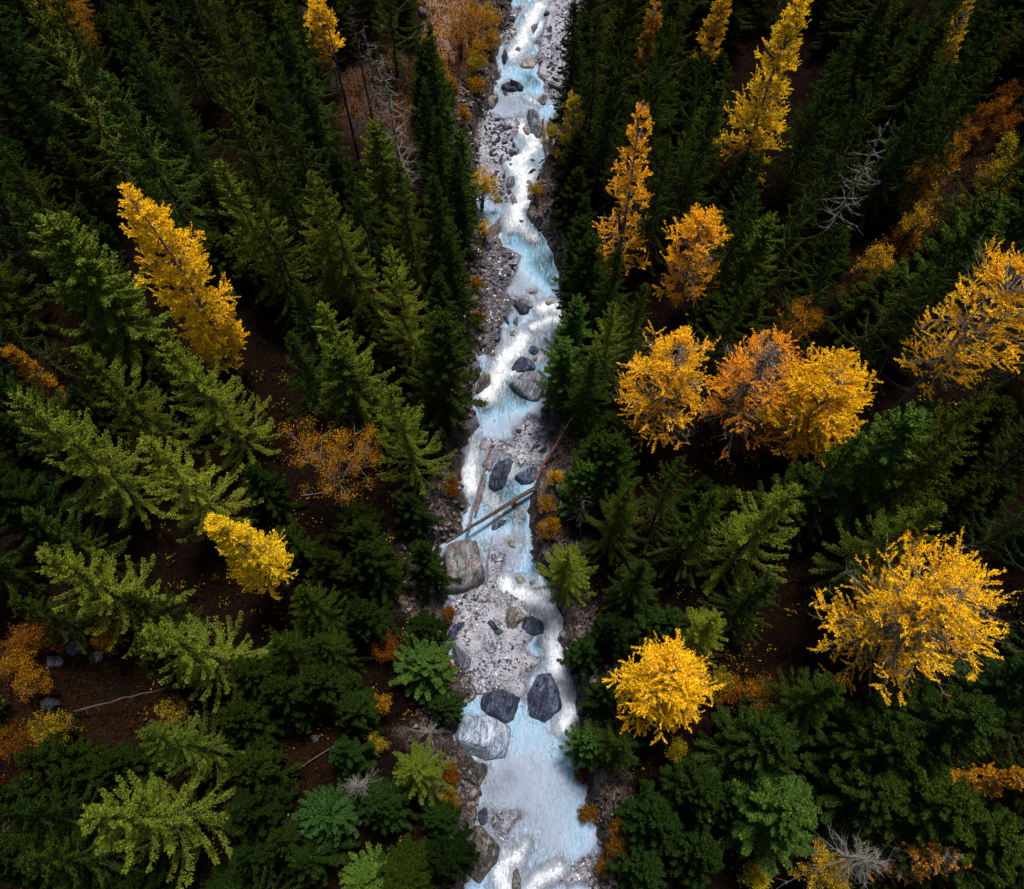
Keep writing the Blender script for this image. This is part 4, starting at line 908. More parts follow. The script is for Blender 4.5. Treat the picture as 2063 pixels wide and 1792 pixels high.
larch(640, 2, 14, 1.5, .30, 1.0, 'yellow larch beside the thin dead trunks', 26, limbs=60, base=.35, prof='dome')
larch(1880, 1722, 13, 2.2, .9, .5, 'bare limbed larch with a few salmon needles in the near corner', 27, limbs=70, base=.15, prof='cone', bare=.55, gap=.3, lean=(1.5, -.5), bark='grey_wood')
larch(2056, 1575, 13, 1.1, .75, .5, 'orange larch cut by the picture edge in the near corner', 28, limbs=50, base=.25, prof='cone')
larch(10, 706, 12, .9, .8, .35, 'orange larch top showing at the far left edge of the forest', 29, limbs=50, base=.3, prof='cone')

shrub(648, 905, 13, 3.6, .62, 1.0, 'orange leaved birch with bare grey twigs below', 31, leaves_n=5200, leaf=.10, name='birch', cat='birch tree', bark='larch_bark', bare=.55, stems=7)
shrub(968, 362, 6, 1.7, .36, 1.15, 'bright yellow birch leaning over the slate strewn bar', 32, leaves_n=7000, leaf=.10, name='birch', cat='birch tree', bark='larch_bark')
shrub(975, 455, 2.6, .9, .40, 1.0, 'small yellow bush below the bright yellow birch', 33, 900)
shrub(1670, 1752, 7, 1.6, .30, 1.15, 'bright yellow birch in the near corner beside bare limbs', 34, 4200, .13, name='birch', cat='birch tree', bark='larch_bark')
shrub(1528, 1768, 4, 1.1, .08, .9, 'greenish yellow bush beside the corner birch', 35, 1500)
shrub(1615, 640, 10, 1.7, .58, .75, 'dim orange rowan behind the row of three larches', 36, 2200, .13, name='small_tree', cat='small tree', bark='larch_bark', bare=.3)
shrub(1915, 300, 9, 1.5, .60, .85, 'orange brown tree at the top of the bushy slope', 37, 2200, .13, name='small_tree', cat='small tree', bare=.2)
shrub(1870, 355, 8, 1.8, .58, .85, 'orange tree halfway up the bushy slope', 38, 2600, .13, name='small_tree', cat='small tree', bare=.2)
shrub(1852, 440, 7, 1.4, .40, .85, 'ochre yellow bush below the orange slope tree', 39, 1600, .13)
shrub(1778, 520, 7, 1.5, .42, .9, 'yellow bush at the foot of the bushy slope', 40, 2000, .13)
shrub(2015, 340, 7, 1.8, .42, .75, 'wide ochre bush beside the orange slope tree', 41, 2400, .13, bare=.2)
shrub(2035, 285, 5, 1.0, .05, .7, 'small lime yellow bush on the bushy slope', 42, 900)
shrub(2018, 215, 6, 1.2, .75, .6, 'rusty red bush at the crest of the bushy slope', 43, 1200, bare=.3)
shrub(2045, 240, 5, 1.3, .85, .6, 'dark red bush above the lime yellow bush', 44, 1200, bare=.3)
shrub(96, 1468, 5, 1.4, .2, .5, 'olive yellow bush below the rocky clearing', 45, 1800, .15)
shrub(50, 1370, 4, 1.3, .60, .6, 'rust orange bush on the rocky clearing', 46, 1500)
shrub(30, 1290, 4, 1.4, .80, .55, 'dark red bush above the rocky clearing', 47, 1300, bare=.3)
shrub(765, 1418, 4, .9, .52, .7, 'little orange bush beside the dark round conifer', 48, 900)
shrub(780, 1300, 4, 1.3, .88, .5, 'rust red bush behind the round green conifer', 49, 1500)
shrub(1120, 960, 3, .9, .45, .9, 'orange yellow bush on the bank above the log roots', 50, 900)
shrub(1105, 1060, 2.6, 1.0, .58, .55, 'brown orange bush under the overhanging bank spruces', 51, 1300, .13)
shrub(1100, 1010, 2.4, .8, .58, .6, 'orange grassy tuft on the bank beside bare twigs', 52, 900, .13)
shrub(1540, 1395, 5, 1.8, .66, .6, 'sparse rusty bush with grey twigs beside the compact larch', 53, 1600, bare=.35, bark='larch_bark')
shrub(1450, 1370, 5, 1.2, .18, .55, 'thin yellow bush touching the compact yellow larch', 54, 900)
shrub(1365, 1510, 4, 1.0, .10, .6, 'thin yellow green bush in front of the compact larch', 55, 800)
shrub(910, 1690, 2.5, .6, .05, .8, 'small lime bush beside the lichen boulder', 56, 600)
shrub(760, 1500, 3, .9, .12, .6, 'yellow speckled bush in front of the little orange bush', 57, 700)
shrub(340, 1430, 3.2, 1.2, .25, .7, 'yellow leaved sapling at the end of the grey fallen trunk', 58, 800, bare=.2)
hill = [(945,20,6,2.0,.62,.8,'broad orange bush crowning the grassy slope'),(985,25,5,1.6,.50,.9,'golden orange bush at the cliff top'),(925,60,5,1.5,.70,.6,'brown orange bush on the grassy slope'),
        (960,90,4.5,1.4,.55,.75,'dusky orange bush in the middle of the grassy slope'),(987,68,3.5,.9,.45,1.0,'small bright orange bush above the cliff'),(955,120,3.5,1.2,.22,.65,'olive yellow bush at the foot of the grassy slope'),
        (870,75,4,1.0,.40,.9,'yellow orange bush beside the lone narrow spruce'),(888,120,3,1.0,.55,.7,'orange bush below the lone narrow spruce'),(962,160,3,1.2,.55,.7,'low orange bush at the cliff foot'),(905,170,3,.9,.62,.6,'brown bush beside the stacked green spruces'),
        (935,225,2.6,.9,.60,.7,'rusty bush near the end of the orange slope')]
for k, (u, v, h, r, hu, va, lb) in enumerate(hill): shrub(u, v, h, r, hu, va, lb, 70 + k, int(900 * r), .14)
shrub(1155, 90, 4, .8, .14, 1.0, 'bright yellow bush at the edge of the far gravel bar', 90, 900)
shrub(1130, 225, 3.5, 1.3, .25, .65, 'yellow green bush drooping toward the red log', 91, 1500, bare=.15)
shrub(1110, 260, 3, 1.2, .32, .6, 'ochre bush above the orange brown boulder', 92, 1200, bare=.15)
shrub(1078, 380, 2.5, .9, .40, .6, 'ochre bush on the mossy rock buttress', 93, 900)
shrub(150, 20, 5, 2.2, .55, .7, 'orange undergrowth bush at the upper clearing', 94, 2200)
shrub(175, 60, 4, 1.6, .66, .6, 'brown orange bush in the upper clearing', 95, 1500)
shrub(90, 0, 5, 1.8, .42, .8, 'golden bush behind the upper corner spruces', 96, 1800)

for k, (u, v, h, r, hu, va, lb) in enumerate([(1985,225,4,1.4,.85,.5,'rust red thicket under the crest of the bushy slope'),(1950,262,4,1.2,.75,.55,'rusty thicket beside the orange brown slope tree'),(2055,175,4,1.5,.9,.45,'dark red thicket at the picture edge above the slope'),
  (1832,478,4,1.3,.8,.5,'rust brown thicket between the ochre and yellow slope bushes'),(1738,568,4,1.3,.88,.45,'dark rust thicket below the foot of the bushy slope'),(1640,640,4,1.0,.8,.45,'small rusty thicket beside the dim orange rowan'),
  (22,1335,3.5,1.4,.6,.6,'bright rust thicket at the picture edge of the rocky clearing'),(75,1275,3.5,1.3,.85,.45,'dark red thicket behind the lichened slate rock'),(18,1490,3.5,1.5,.8,.4,'brown red thicket near the olive yellow bush'),(215,1285,3,1.0,.5,.5,'ochre thicket at the forest side of the rocks'),
  (580,1420,3,1.2,.92,.4,'dark red thicket on the dark forest floor'),(1480,1395,3.5,1.3,.75,.5,'rust thicket behind the compact yellow larch'),(1250,1690,3,1.3,.7,.4,'brown thicket on the slope above the smooth pool')]):
    shrub(u, v, h, r, hu, va, lb, 300 + k, 1500, .14, name='thicket', cat='bush', bare=.2)
for k, (u, v, h, r, hu, va, lb) in enumerate([(905,1235,2.2,.8,.8,.4,'dark rust thicket at the bank end of the leaf strewn boulder'),(895,1345,2.2,.8,.7,.4,'brown thicket between the round conifer and the sloping boulder'),(905,1560,2.4,1.0,.75,.4,'rust thicket on the bank below the big pale boulder'),
  (905,1610,2.4,.9,.35,.45,'ochre thicket on the bank above the reddish stick'),(900,1745,2.4,1.0,.8,.4,'brown thicket behind the red rotten log'),(912,985,2.2,.9,.75,.4,'rust thicket on the bank beside the leaning logs'),(1190,1640,2.2,1.0,.65,.4,'brown thicket at the edge of the smooth pool'),
  (1225,1745,2.4,1.1,.6,.45,'orange brown thicket beside the cobbled shallows'),(1175,1560,2.0,.8,.8,.35,'dark brown thicket below the vivid green conifer'),(962,640,2.2,.9,.72,.45,'rust thicket along the rust brown bank'),(958,560,2.2,.9,.62,.5,'orange thicket along the rust brown bank')]):
    shrub(u, v, h, r, hu, va, lb, 330 + k, 1100, .14, name='thicket', cat='bush', bare=.15)
snag(702, 0, 22, 2.0, 'tall dark dead trunk with thin bare branches', 101, 'snag_dark', 60, 6)
snag(655, 28, 20, 1.4, 'thin leaning dark dead trunk beside the yellow larch', 102, 'snag_dark', 40, 5)
snag(768, 108, 22, 2.7, 'pale lichen grey dead larch with curved bare branches', 103, 'grey_wood', 85, 9, droop=-.25, curl=.75)
snag(730, 40, 20, 1.7, 'smaller grey dead larch behind the pale one', 104, 'larch_bark', 55, 7, droop=-.2)
snag(1797, 232, 20, 2.2, 'dead grey topped tree with whitish broken limbs', 105, 'grey_wood', 45, 8)
snag(712, 1580, 7, 1.3, 'short bleached grey dead tree seen from above', 106, 'grey_wood', 60, 12, droop=.1, curl=.2)
snag(862, 1472, 4, 1.8, 'leafless grey shrub with crooked twigs above a spruce', 107, 'grey_wood', 28, 9, droop=.4, curl=.1)
snag(1180, 1000, 8, 1.4, 'small grey dead spruce among the bank conifers', 108, 'grey_wood', 34, 8)
snag(1755, 1735, 13, 2.6, 'bare silver grey tree beside the corner birch', 109, 'grey_wood', 90, 16, lean=(.6, 0), droop=.1, curl=.3)

# ------------------------------------------------------------------ logs
def log(a, b, za, zb_, r0, r1, mat, label, seed, stubs=7, name='fallen_log', cat='log', bow=.12, n=12):
    r0 *= .82; r1 *= .8; stubs += 4
    rs = np.random.default_rng(seed); p = np.array([*at(*a, za), za]); q = np.array([*at(*b, zb_), zb_])
    t = np.linspace(0, 1, n); P = p[None] * (1 - t)[:, None] + q[None] * t[:, None]
    P[1:-1] += rs.normal(size=(n - 2, 3)) * .03; P[:, 2] += bow * np.sin(t * np.pi)
    c = P.mean(0); V, Qd = tube(P - c, r0 + (r1 - r0) * t, 9, .05, seed)
    m = len(V); V = np.concatenate([V, [P[0] - c], [P[-1] - c]])
    tri = [(m, i, (i + 1) % 9) for i in range(9)] + [(m + 1, (n - 1) * 9 + (i + 1) % 9, (n - 1) * 9 + i) for i in range(9)]
    me = mesh_from(name, V, quads=Qd, tris=tri, smooth=True)
    o = obj(name, me, MAT[mat], label=label, category=cat); o.location = c
    ax = (q - p) / np.linalg.norm(q - p)
    for k in range(stubs):
        tt = rs.uniform(.1, .95); s = p * (1 - tt) + q * tt - c + np.array([0, 0, bow * math.sin(tt * math.pi)])
        d = np.cross(ax, rs.normal(size=3)); d /= np.linalg.norm(d); d[2] = abs(d[2]) * .8; d = d + ax * .4; ln = rs.uniform(.2, .6)
        v, f = tube(np.stack([s, s + d * ln * .5, s + d * ln + rs.normal(size=3) * .04]), np.array([.04, .03, .012]) * (r0 / .16), 5)
        obj('branch_stub', mesh_from('branch_stub', v, quads=f), MAT[mat], o)
    return o
c1 = lambda reg, p: px(reg, p)[0]
log(c1('RC', (840,330)), c1('RC', (110,780)), 1.0, 1.7, .24, .13, 'dark_log', 'long dark log spanning the stream from bank to bank', 1, 10)
log(c1('RC', (840,250)), c1('RB', (1060,1490)), 1.2, 5.0, .16, .07, 'red_log', 'reddish broken trunk leaning up into the bank spruces', 2, 8)
log(c1('RC', (280,670)), c1('RC', (475,-20)), 1.1, .9, .13, .08, 'pale_log', 'longer of two pale logs leaning on the jagged boulder', 3, 6)
log(c1('RC', (350,530)), c1('RC', (435,230)), .9, 1.0, .12, .09, 'pale_log', 'shorter pale log lying beside the longer one', 4, 4)
log(c1('RA', (778,960)), c1('RA', (805,1250)), .9, .5, .13, .09, 'red_log', 'straight red brown log beside the split grey boulder', 5, 3)
log(c1('RA', (920,340)), c1('RA', (1050,200)), .7, 1.4, .18, .10, 'dark_log', 'brown log slanting off the far gravel bar', 6, 5)
log(c1('RA', (745,1315)), c1('RA', (830,1260)), .8, 1.2, .10, .06, 'dark_log', 'short dark log against the mossy buttress', 7, 4)
log(c1('RA', (285,710)), c1('RA', (350,860)), 3.0, 1.2, .08, .05, 'pale_log', 'thin pale pole lying down the cliff', 8, 2)
log((148,1434), (364,1380), gzs(*at(148,1434,6)) + .5, gzs(*at(364,1380,5)) + .9, .075, .035, 'dark_log', 'grey fallen trunk crossing the rocky clearing', 9, 6)
log((520,1602), (724,1471), gzs(*at(520,1602,4)) + .6, gzs(*at(724,1471,3)) + .7, .085, .05, 'dark_log', 'brown fallen trunk lying across the dark forest floor', 10, 6)
log(c1('RD', (60,1790)), c1('RD', (130,1510)), 1.2, 1.5, .16, .10, 'red_log', 'red rotten log beside the lichen boulder', 11, 3)
log(c1('RD', (50,1180)), c1('RD', (320,1210)), 1.3, .8, .04, .025, 'red_log', 'thin reddish stick resting on the round brown boulder', 12, 2, 'stick', 'stick')
log(c1('RC', (820,350)), c1('RC', (1000,410)), 1.4, 2.6, .06, .025, 'grey_wood', 'forked grey branch sticking out from the bank', 13, 7, 'dead_branch', 'branch')
log(c1('RC', (160,650)), c1('RC', (270,690)), 1.8, 1.6, .06, .03, 'red_log', 'short reddish branch at the end of the long log', 14, 5, 'dead_branch', 'branch')
log(c1('RA', (830,1400)), c1('RA', (1010,1220)), 1.8, 3.0, .06, .03, 'pale_log', 'pale bare branch among the ochre bank bushes', 15, 5, 'dead_branch', 'branch')

# ------------------------------------------------------------------ spruces that stand out
SP = [ # u, v of the tip, height, crown radius, proto, hue (0 olive .. 1 bluish), value, label (None = made from its neighbours)
 (50,15,27,2.9,'ragged',.25,.9,'tall olive spruce with sparse hanging arms near the upper corner'),
 (205,135,25,3.0,'classic',.55,1.1,None),(228,5,25,2.8,'classic',.5,.8,None),(405,-8,25,2.7,'ragged',.3,.8,None),(430,148,25,2.7,'droopy',.35,.85,None),
 (447,292,24,2.7,'classic',.22,.9,'olive spruce with a pale trunk behind two brown tipped ones'),(10,385,25,2.9,'classic',.45,.9,None),(74,452,24,3.1,'dense',.35,1.1,'full olive green spruce facing the tall golden larch'),
 (278,328,20,2.4,'droopy',.5,.6,None),(2,290,24,2.6,'ragged',.4,.7,None),(515,12,25,2.4,'classic',.5,.7,None),(567,8,24,2.3,'narrow',.5,.9,None),(538,105,25,2.4,'classic',.5,.8,None),
 (512,214,25,2.6,'droopy',.5,.75,None),(750,222,19,2.0,'dense',.35,1.0,'short fresh green spruce in front of the dead larch'),(867,52,19,1.5,'narrow',.6,.7,'lone narrow spruce at the edge of the grassy slope'),
 (857,172,20,1.7,'narrow',.65,.8,None),(874,242,22,1.9,'narrow',.6,.85,None),(798,310,25,2.6,'classic',.28,.8,None),(597,346,22,2.4,'classic',.10,.75,'brownish tipped spruce beside a brighter green twin'),
 (658,358,23,2.5,'classic',.25,1.05,None),(792,490,23,2.4,'feather',.18,1.1,'olive spruce with a clear star of arms near the bank'),(926,258,15,1.5,'dense',.68,1.05,'fresh green spruce on the bank beside the slate bar'),
 (922,305,18,1.6,'narrow',.6,.85,None),(877,348,22,2.0,'narrow',.55,.8,None),(512,372,24,2.6,'droopy',.3,.75,None),(882,558,17,1.9,'narrow',.72,.85,None),(918,470,20,1.8,'narrow',.62,.7,None),
 (674,605,25,2.9,'classic',.30,1.1,'tall bright green spruce standing above its green neighbour'),(668,690,22,2.5,'dense',.38,1.05,None),(798,783,23,2.7,'feather',.30,1.0,'broad armed green spruce close to the leaning logs'),
 (577,676,19,2.3,'classic',.55,.8,None),(169,708,22,2.5,'classic',.25,.95,None),(356,686,24,2.9,'feather',.20,1.15,'broad olive spruce at the foot of the golden larch'),(32,795,26,3.1,'feather',.22,1.1,'great olive spruce at the edge with long drooping arms'),
 (292,882,22,3.0,'feather',.10,1.35,'brightest olive spruce shaped like a star'),(36,1030,19,2.2,'classic',.4,.9,None),(72,1108,23,3.1,'feather',.16,1.15,'broad olive spruce above the rocky clearing'),
 (308,1250,23,3.0,'feather',.28,1.2,'bright green spruce with combed arms beside the yellow green larch'),(290,1485,20,2.4,'feather',.40,.95,'green spruce standing over the dark brown clearing'),
 (185,1640,24,3.5,'feather',.28,1.15,'largest spruce in the near corner with feathered arms'),(40,1745,18,2.6,'droopy',.55,.8,None),(-10,1660,20,2.6,'droopy',.65,.6,None),
 (842,1322,8,2.2,'bushy',.62,1.15,'round bushy green conifer beside the gravel bar'),(700,1421,10,1.7,'young',.62,.7,None),(892,1414,7,1.3,'young',.68,.8,None),(684,1518,10,1.6,'young',.7,.8,None),
 (826,1545,13,2.3,'feather',.33,1.0,'green spruce rosette beside the pale boulder'),(640,1642,9,1.8,'bushy',.80,1.1,'bluish green rounded conifer on the dark forest floor'),(757,1622,11,1.8,'young',.7,.85,None),(878,1650,8,1.4,'young',.7,.7,None),
 (605,1720,11,1.9,'young',.65,.65,None),(722,1768,11,1.9,'young',.55,1.1,'fresh green young spruce at the near edge'),(846,1100,14,1.7,'young',.62,.7,None),(735,1110,14,1.9,'young',.55,.6,None),(600,1190,16,2.2,'classic',.45,.8,None),(650,1290,13,2.0,'classic',.5,.75,None),
 (1173,5,22,2.0,'narrow',.72,.75,None),(1218,12,23,2.2,'classic',.5,.65,None),(1252,58,24,2.3,'ragged',.55,.7,None),(1332,70,24,2.5,'ragged',.55,.75,None),(1356,15,24,2.5,'classic',.5,.7,None),(1428,116,23,2.4,'ragged',.5,.7,None),
 (1421,195,22,2.3,'classic',.55,.7,None),(1228,185,18,1.9,'classic',.62,.75,None),(1278,195,18,1.9,'classic',.62,.8,None),(1356,278,21,2.2,'classic',.55,.75,None),(1183,450,17,1.8,'dense',.62,.85,None),(1205,470,18,2.0,'dense',.6,.8,None),
 (1240,500,19,2.1,'classic',.6,.75,None),(1556,432,21,2.2,'dense',.42,.85,'rounded top spruce beside the orange larches'),(1508,385,21,2.3,'classic',.5,.7,None),(1504,553,20,2.1,'classic',.45,.75,None),(1294,556,19,2.0,'classic',.4,.85,None),
 (1246,604,20,2.3,'feather',.32,.95,'olive spruce with wide flat arms near the river'),(1156,600,16,1.7,'dense',.66,1.1,'bright green spruce overhanging the side fall'),(1147,690,14,1.8,'dense',.62,1.15,'bright green bushy spruce beside the flat grey slab'),
 (1196,702,18,2.1,'classic',.6,.8,None),(1211,870,15,1.8,'dense',.62,.85,None),(1259,890,17,2.0,'dense',.5,.8,None),(1180,932,13,1.7,'dense',.66,1.0,'fresh green conifer above the log roots'),(1268,978,19,2.3,'feather',.35,.85,None),(1377,930,20,2.4,'ragged',.45,.75,None),
 (1440,1012,20,2.4,'classic',.45,.9,None),(1600,985,24,3.2,'feather',.26,1.0,'large olive spruce spreading star arms below the larch row'),(1642,942,18,2.0,'dense',.62,.9,None),(1163,1092,16,2.2,'feather',.26,1.1,'olive green spruce leaning over the white fall'),
 (1304,1140,15,2.0,'classic',.6,.8,None),(1745,892,21,2.4,'classic',.45,.85,None),(1866,842,22,2.6,'dense',.58,1.1,'bright green bushy conifer beside the big larch trunk'),(2003,770,25,3.0,'feather',.2,.8,None),(1930,860,23,2.8,'droopy',.2,.75,None),
 (1900,1018,22,2.7,'classic',.38,.95,None),(1656,347,22,2.4,'ragged',.5,.8,None),(1546,300,22,2.3,'classic',.55,.65,None),(1708,477,21,2.2,'classic',.55,.7,None),(1866,518,22,2.5,'ragged',.42,.75,None),(1946,528,22,2.4,'ragged',.45,.75,None),
 (2020,398,23,2.6,'dense',.5,.95,None),(1725,48,24,2.4,'classic',.55,.65,None),(1753,168,23,2.4,'classic',.6,.65,None),(1848,30,24,2.5,'ragged',.45,.75,None),(1911,115,23,2.5,'classic',.68,.85,None),(2002,112,23,2.5,'classic',.5,.65,None),(2020,18,24,2.5,'classic',.5,.65,None),
 (1192,1302,9,1.6,'young',.75,.8,None),(1228,1385,10,1.6,'young',.6,.75,None),(1192,1492,9,1.6,'bushy',.72,1.15,'vivid green conifer overhanging the smooth pool'),(1265,1488,13,2.0,'feather',.5,.8,None),(1356,1240,12,2.0,'young',.68,.85,None),(1450,1240,15,2.0,'feather',.12,1.1,'pale olive spruce behind the compact yellow larch'),
 (480,1345,13,2.0,'young',.55,.6,None),(560,1275,15,2.2,'classic',.5,.65,None),(545,1385,13,1.9,'young',.6,.6,None),(625,1365,13,1.9,'young',.6,.65,None),(455,1445,13,1.9,'young',.55,.6,None),(475,1545,13,1.9,'young',.5,.6,None),(548,1692,11,1.6,'young',.6,.6,None),(200,1540,12,1.8,'young',.55,.55,None),(100,1560,12,1.8,'young',.5,.5,None),(30,1520,12,1.8,'young',.5,.5,None),(250,1205,15,2.0,'classic',.45,.55,None),(10,1200,15,2.0,'classic',.45,.6,None),
 (1442,1580,13,2.2,'young',.65,.7,None),(1340,1655,11,2.2,'young',.72,.7,None),(1494,1622,13,2.3,'young',.7,.75,None),(1568,1500,15,2.6,'dense',.62,.8,None),(1604,1640,16,2.9,'dense',.6,.85,'wide soft green conifer in front of the dark gap'),(1985,1432,20,2.8,'dense',.62,.85,None),
 (1840,1480,18,2.6,'dense',.55,.7,None),(1790,1600,16,2.7,'dense',.6,.8,None),(1960,1640,17,2.8,'dense',.5,.8,None),(2040,1700,16,2.7,'dense',.5,.85,None),(1700,1380,17,2.4,'classic',.5,.75,None),(1560,1160,18,2.3,'classic',.55,.7,None),(1310,1760,10,1.9,'young',.7,.75,None),(1430,1730,11,2.0,'young',.66,.65,None),
]
queue = []
for (u, v, H, R, pr, hu, va, lb) in SP:
    H *= .74; R *= 1.14 if H > 10 else 1.05; x, y = base_from_tip(u, v, H); queue.append((x, y, H, R, pr, hu, va, lb)); TREES.append((x, y, gzs(x, y), H, R))

# ------------------------------------------------------------------ the rest of the forest
RIVER_PX = [(u, v) for u, v in LE] + [(u, v) for u, v in RE][::-1]
RIVER_PX = np.array([(u, v) for u, v in LE] + [(u, v) for u, v in RE][::-1])
KEEP = [np.array(p, float) for p in (RIVER_PX,
  [(240,390),(290,390),(340,520),(440,560),(500,640),(480,690),(420,690),(320,640),(290,540)], [(360,1080),(450,1035),(520,1100),(600,1160),(560,1270),(400,1200)],
  [(1280,215),(1320,230),(1310,330),(1240,460),(1180,440),(1230,320)], [(1400,440),(1450,480),(1440,580),(1330,600),(1310,540)], [(1240,780),(1370,700),(1420,740),(1590,700),(1730,750),(1740,820),(1600,960),(1500,960),(1280,900)],
  [(1760,700),(1900,640),(2070,510),(2070,690),(1900,760),(1780,790)], [(1590,1220),(1760,1130),(1880,1090),(2030,1150),(2020,1290),(1880,1370),(1600,1410)], [(1255,1310),(1370,1270),(1450,1350),(1440,1460),(1330,1490),(1260,1420)],
  [(1460,180),(1560,50),(1640,0),(1640,230),(1500,260)], [(565,870),(700,880),(740,1020),(580,1010)], [(935,330),(1000,340),(990,400),(940,400)], [(690,100),(790,110),(840,260),(730,260)], [(1660,1710),(2000,1700),(2000,1790),(1640,1790)],
  CLEAR['grassy'], [(-40,1200),(240,1290),(330,1400),(240,1500),(150,1560),(-40,1560)], [(520,1560),(540,1615),(735,1485),(700,1450)], [(545,1420),(600,1400),(640,1470),(590,1500)], [(1760,530),(1830,340),(1920,280),(1960,330),(1860,460)], [(290,880),(400,900),(440,1040),(290,1010)], [(150,1600),(450,1580),(470,1740),(170,1730)])]
rf = np.random.default_rng(99); fill = []; TA = [tuple(t) for t in TREES]
def in_any(u, v, polys): return any(inside(np.array([u]), np.array([v]), k)[0] for k in polys)
for nmax, h0, h1, r0, r1, sp in ((135, 12, 17.5, 2.3, 3.1, .80), (60, 6, 10, 1.5, 2.2, .62), (75, 6, 10.5, 1.6, 2.4, .50)):
    tries = got = 0
    while tries < 7000 and got < nmax:
        tries += 1
        x, y = rf.uniform(-70, 70), rf.uniform(-11, 99)
        d = max(float(xl(y)) - x, x - float(xr(y)))
        if d < 1.3: continue
        H = rf.uniform(h0, h1); R = rf.uniform(r0, r1); z = gzs(x, y)
        u0, v0 = project((x, y, z + H)); u1, v1 = project((x, y, z + H * .45))
        if not ((-110 < u0 < 2173 and -60 < v0 < 1850) or (-110 < u1 < 2173 and -60 < v1 < 1850)): continue
        if any((x - t[0]) ** 2 + (y - t[1]) ** 2 < (sp * (R + t[4])) ** 2 for t in TA): continue
        bad = False
        for f_ in (1.0, .8, .6, .35):
            rr = R * (1 - f_) * .9
            for ax, ay in ((0, 0), (rr, 0), (-rr, 0), (0, rr), (0, -rr)):
                u, v = project((x + ax, y + ay, z + H * f_))
                if in_any(u, v, KEEP): bad = True; break
            if bad: break
        if bad: continue
        got += 1; TA.append((x, y, z, H, R))
        pr = ['classic', 'droopy', 'ragged', 'narrow', 'dense', 'feather'][int(rf.integers(6))] if H > 11 else 'young'
        fill.append((x, y, H, R, pr, float(rf.uniform(.3, .75)), float(rf.uniform(.5, .85) * (1 if H > 11 else .75)), None))
LAND = [('the tall slender golden larch', 360, 560), ('the yellow green larch', 480, 1150), ('the ladder branched orange larch', 1250, 330), ('the second orange larch', 1385, 530), ('the row of three larches', 1500, 830),
 ('the big edge larch', 1920, 680), ('the largest golden larch', 1830, 1240), ('the compact yellow larch', 1355, 1380), ('the tall lemon yellow larch', 1560, 140), ('the orange birch', 650, 930), ('the bright yellow birch', 968, 365),
 ('the pale dead larch', 770, 200), ('the grassy slope', 900, 90), ('the rocky clearing', 120, 1350), ('the brown fallen trunk', 620, 1540), ('the bushy slope', 1880, 380), ('the grey topped dead tree', 1790, 270), ('the corner birch', 1670, 1750),
 ('the star shaped spruce', 350, 950), ('the near corner giant spruce', 310, 1660), ('the long spanning log', 960, 1050), ('the big pale boulder', 970, 1485), ('the flat grey slab', 1063, 780), ('the leaf strewn boulder', 935, 1145),
 ('the upper corner ragged spruce', 120, 120), ('the pale trunked olive spruce', 490, 400), ('the great edge spruce', 120, 900), ('the star armed river spruce', 840, 580), ('the large star armed spruce', 1580, 1080), ('the black boulder trio', 1020, 170), ('the far gravel bar', 1120, 60), ('the rust brown bank', 985, 600)]
used = {}
def rel(u, v, L):
    dx, dy = u - L[1], v - L[2]
    if abs(dy) > abs(dx) * .8: return 'behind' if dy < 0 else 'in front of'
    return 'riverward of' if (abs(u - 1050) < abs(L[1] - 1050)) else 'outward of'
def short(u, v, n):
    L = sorted(LAND, key=lambda l: (l[1] - u) ** 2 + (l[2] - v) ** 2)[n]; return rel(u, v, L) + ' ' + L[0]
def autolabel(x, y, H, R, pr, hu, va):
    u, v = project((x, y, gzs(x, y) + H * .75))
    size = 'young' if H < 14 else 'slim' if R < 2.05 else 'broad' if R > 2.55 else 'tall' if H > 21.5 else 'mid-sized'
    col = 'olive' if hu < .33 else 'green' if hu < .58 else 'deep green'
    if va < .72: col = 'dark ' + col.replace('deep ', '')
    nm = 'ragged spruce' if pr == 'ragged' else 'drooping spruce' if pr == 'droopy' else 'bushy conifer' if pr in ('dense', 'bushy') else 'spruce'
    opts = [f'{size} {col} {nm} {short(u, v, 0)}', f'{size} {col} {nm} {short(u, v, 1)}', f'{col} {nm} {short(u, v, 0)}, {short(u, v, 1)}', f'{size} {col} {nm} {short(u, v, 2)}', f'{col} {nm} {short(u, v, 1)}, {short(u, v, 2)}', f'{size} {nm} {short(u, v, 0)}, {short(u, v, 2)}', f'{col} {nm} {short(u, v, 0)}, {short(u, v, 3)}'] + [f'{sz_} {nm} {short(u, v, a_)}, {short(u, v, b_)}' for sz_ in (size, col) for a_ in range(4) for b_ in range(a_ + 1, 5)]
    for o in opts:
        if o not in used and len(o.split()) <= 16: used[o] = 1; return o
    return opts[0]
for q in queue + fill:
    x, y, H, R, pr, hu, va, lb = q
    va *= 1.5 if lb else 1.0 if va > .9 else .72  # featured trees lifted as lit, others darkened as shaded, in the needle colour
    if lb: used[lb] = 1
    yg = H < 11
    plant_spruce(x, y, H, R, pr, hu, va, lb or autolabel(x, y, H, R, pr, hu, va), 'young spruces under the tall trees' if yg else 'spruces of the riverside forest', name='young_spruce' if yg else 'spruce', cat='young spruce' if yg else 'spruce tree')
print('spruces', len(queue), len(fill))

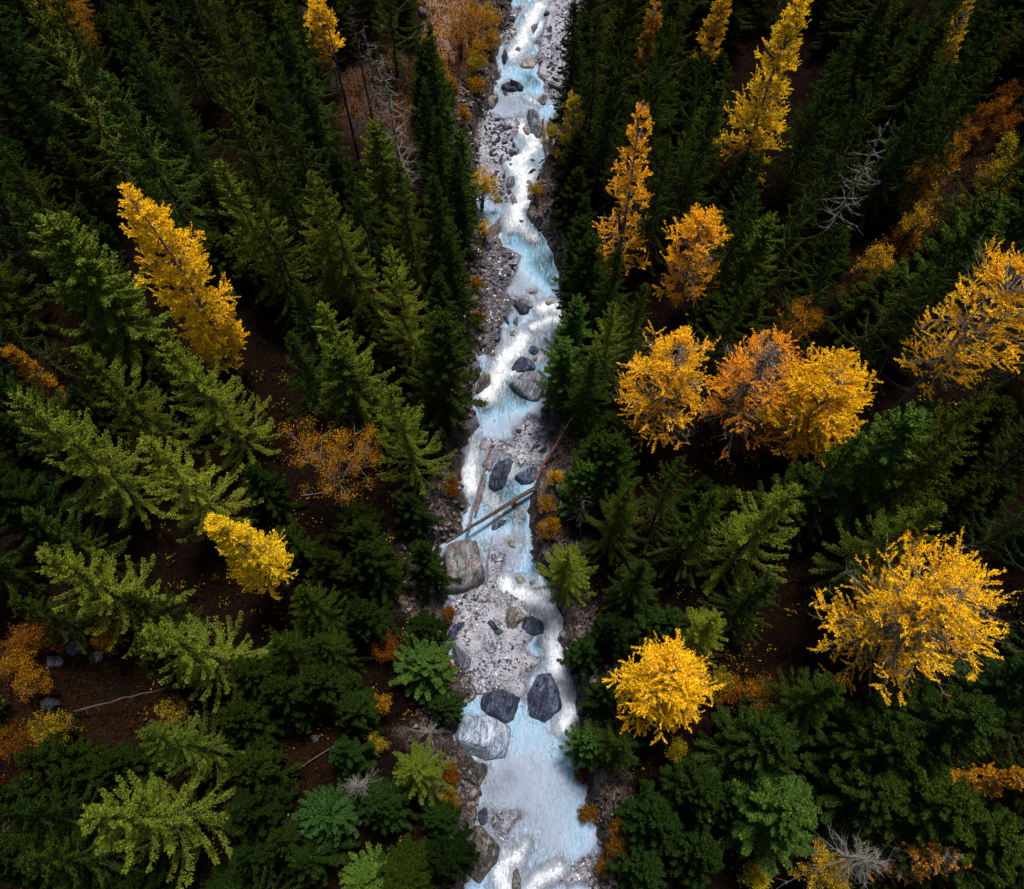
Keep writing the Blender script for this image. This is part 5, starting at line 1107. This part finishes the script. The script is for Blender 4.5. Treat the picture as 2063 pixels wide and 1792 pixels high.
# ------------------------------------------------------------------ leaf litter and undergrowth
def litter():
    rs = np.random.default_rng(200); n = 90000; p = np.stack([rs.uniform(-60, 60, n), rs.uniform(-9, 95, n)], -1)
    d = np.maximum(xl(p[:, 1]) - p[:, 0], p[:, 0] - xr(p[:, 1])); keep = (d > .9) & (fbm(p[:, 0] * .35, p[:, 1] * .35, o=3, s=71) > .05)
    p2 = scatter(36000, 201, list(CLEARW.values())); p = np.concatenate([p[keep], p2])
    d = np.maximum(xl(p[:, 1]) - p[:, 0], p[:, 0] - xr(p[:, 1])); p = p[d > .7]
    z = ground(p[:, 0], p[:, 1]); m = len(p)
    dirs = rs.normal(size=(m, 3)); dirs[:, 2] = np.abs(dirs[:, 2]) * .6
    V, Qd = leaves(np.stack([p[:, 0], p[:, 1], z + rs.uniform(.02, .22, m)], -1), dirs, .12 + .12 * rs.random(m), .07 + .06 * rs.random(m), rs, .5)
    obj('leaf_litter', mesh_from('leaf_litter', V, quads=Qd), MAT['leaf'], kind='stuff', hue=.85, val=.10, label='fallen orange and brown leaves on the forest floor')
litter()
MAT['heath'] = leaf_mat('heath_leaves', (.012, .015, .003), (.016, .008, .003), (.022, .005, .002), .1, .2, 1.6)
def heath():
    rs = np.random.default_rng(205); n = 130000; p = np.stack([rs.uniform(-68, 68, n), rs.uniform(-10, 97, n)], -1)
    d = np.maximum(xl(p[:, 1]) - p[:, 0], p[:, 0] - xr(p[:, 1])); c = fbm(p[:, 0] * .5, p[:, 1] * .5, o=3, s=171)
    k = (d > 1.6 + .8 * c) & (c > -.25); p, c = p[k], c[k]; z = ground(p[:, 0], p[:, 1]); m = len(p)
    dr = rs.normal(size=(m, 3)); dr[:, 2] = np.abs(dr[:, 2]) * .7
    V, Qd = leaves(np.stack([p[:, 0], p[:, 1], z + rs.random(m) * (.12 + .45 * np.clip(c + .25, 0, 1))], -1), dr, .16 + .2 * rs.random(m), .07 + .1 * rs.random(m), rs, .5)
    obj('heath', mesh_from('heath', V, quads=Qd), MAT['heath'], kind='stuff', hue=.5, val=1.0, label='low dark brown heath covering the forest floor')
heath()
def sprigs():
    rs = np.random.default_rng(210); c = np.stack([rs.uniform(-36, 36, 600), rs.uniform(-8, 34, 600)], -1)
    d = np.maximum(xl(c[:, 1]) - c[:, 0], c[:, 0] - xr(c[:, 1])); c = c[d > 1.2]; n = len(c)
    z = ground(c[:, 0], c[:, 1]); k = 16; b = np.repeat(np.arange(n), k); m = len(b)
    p = np.stack([c[b, 0], c[b, 1], z[b] + .4], -1) + rs.normal(size=(m, 3)) * np.array([.28, .28, .22])
    V, Qd = leaves(p, rs.normal(size=(m, 3)), .13 + .1 * rs.random(m), .09 + .05 * rs.random(m), rs, .5)
    obj('undergrowth_leaves', mesh_from('undergrowth', V, quads=Qd), MAT['leaf'], kind='stuff', hue=.25, val=.42, label='yellow leaved sprigs scattered under the trees')
sprigs()
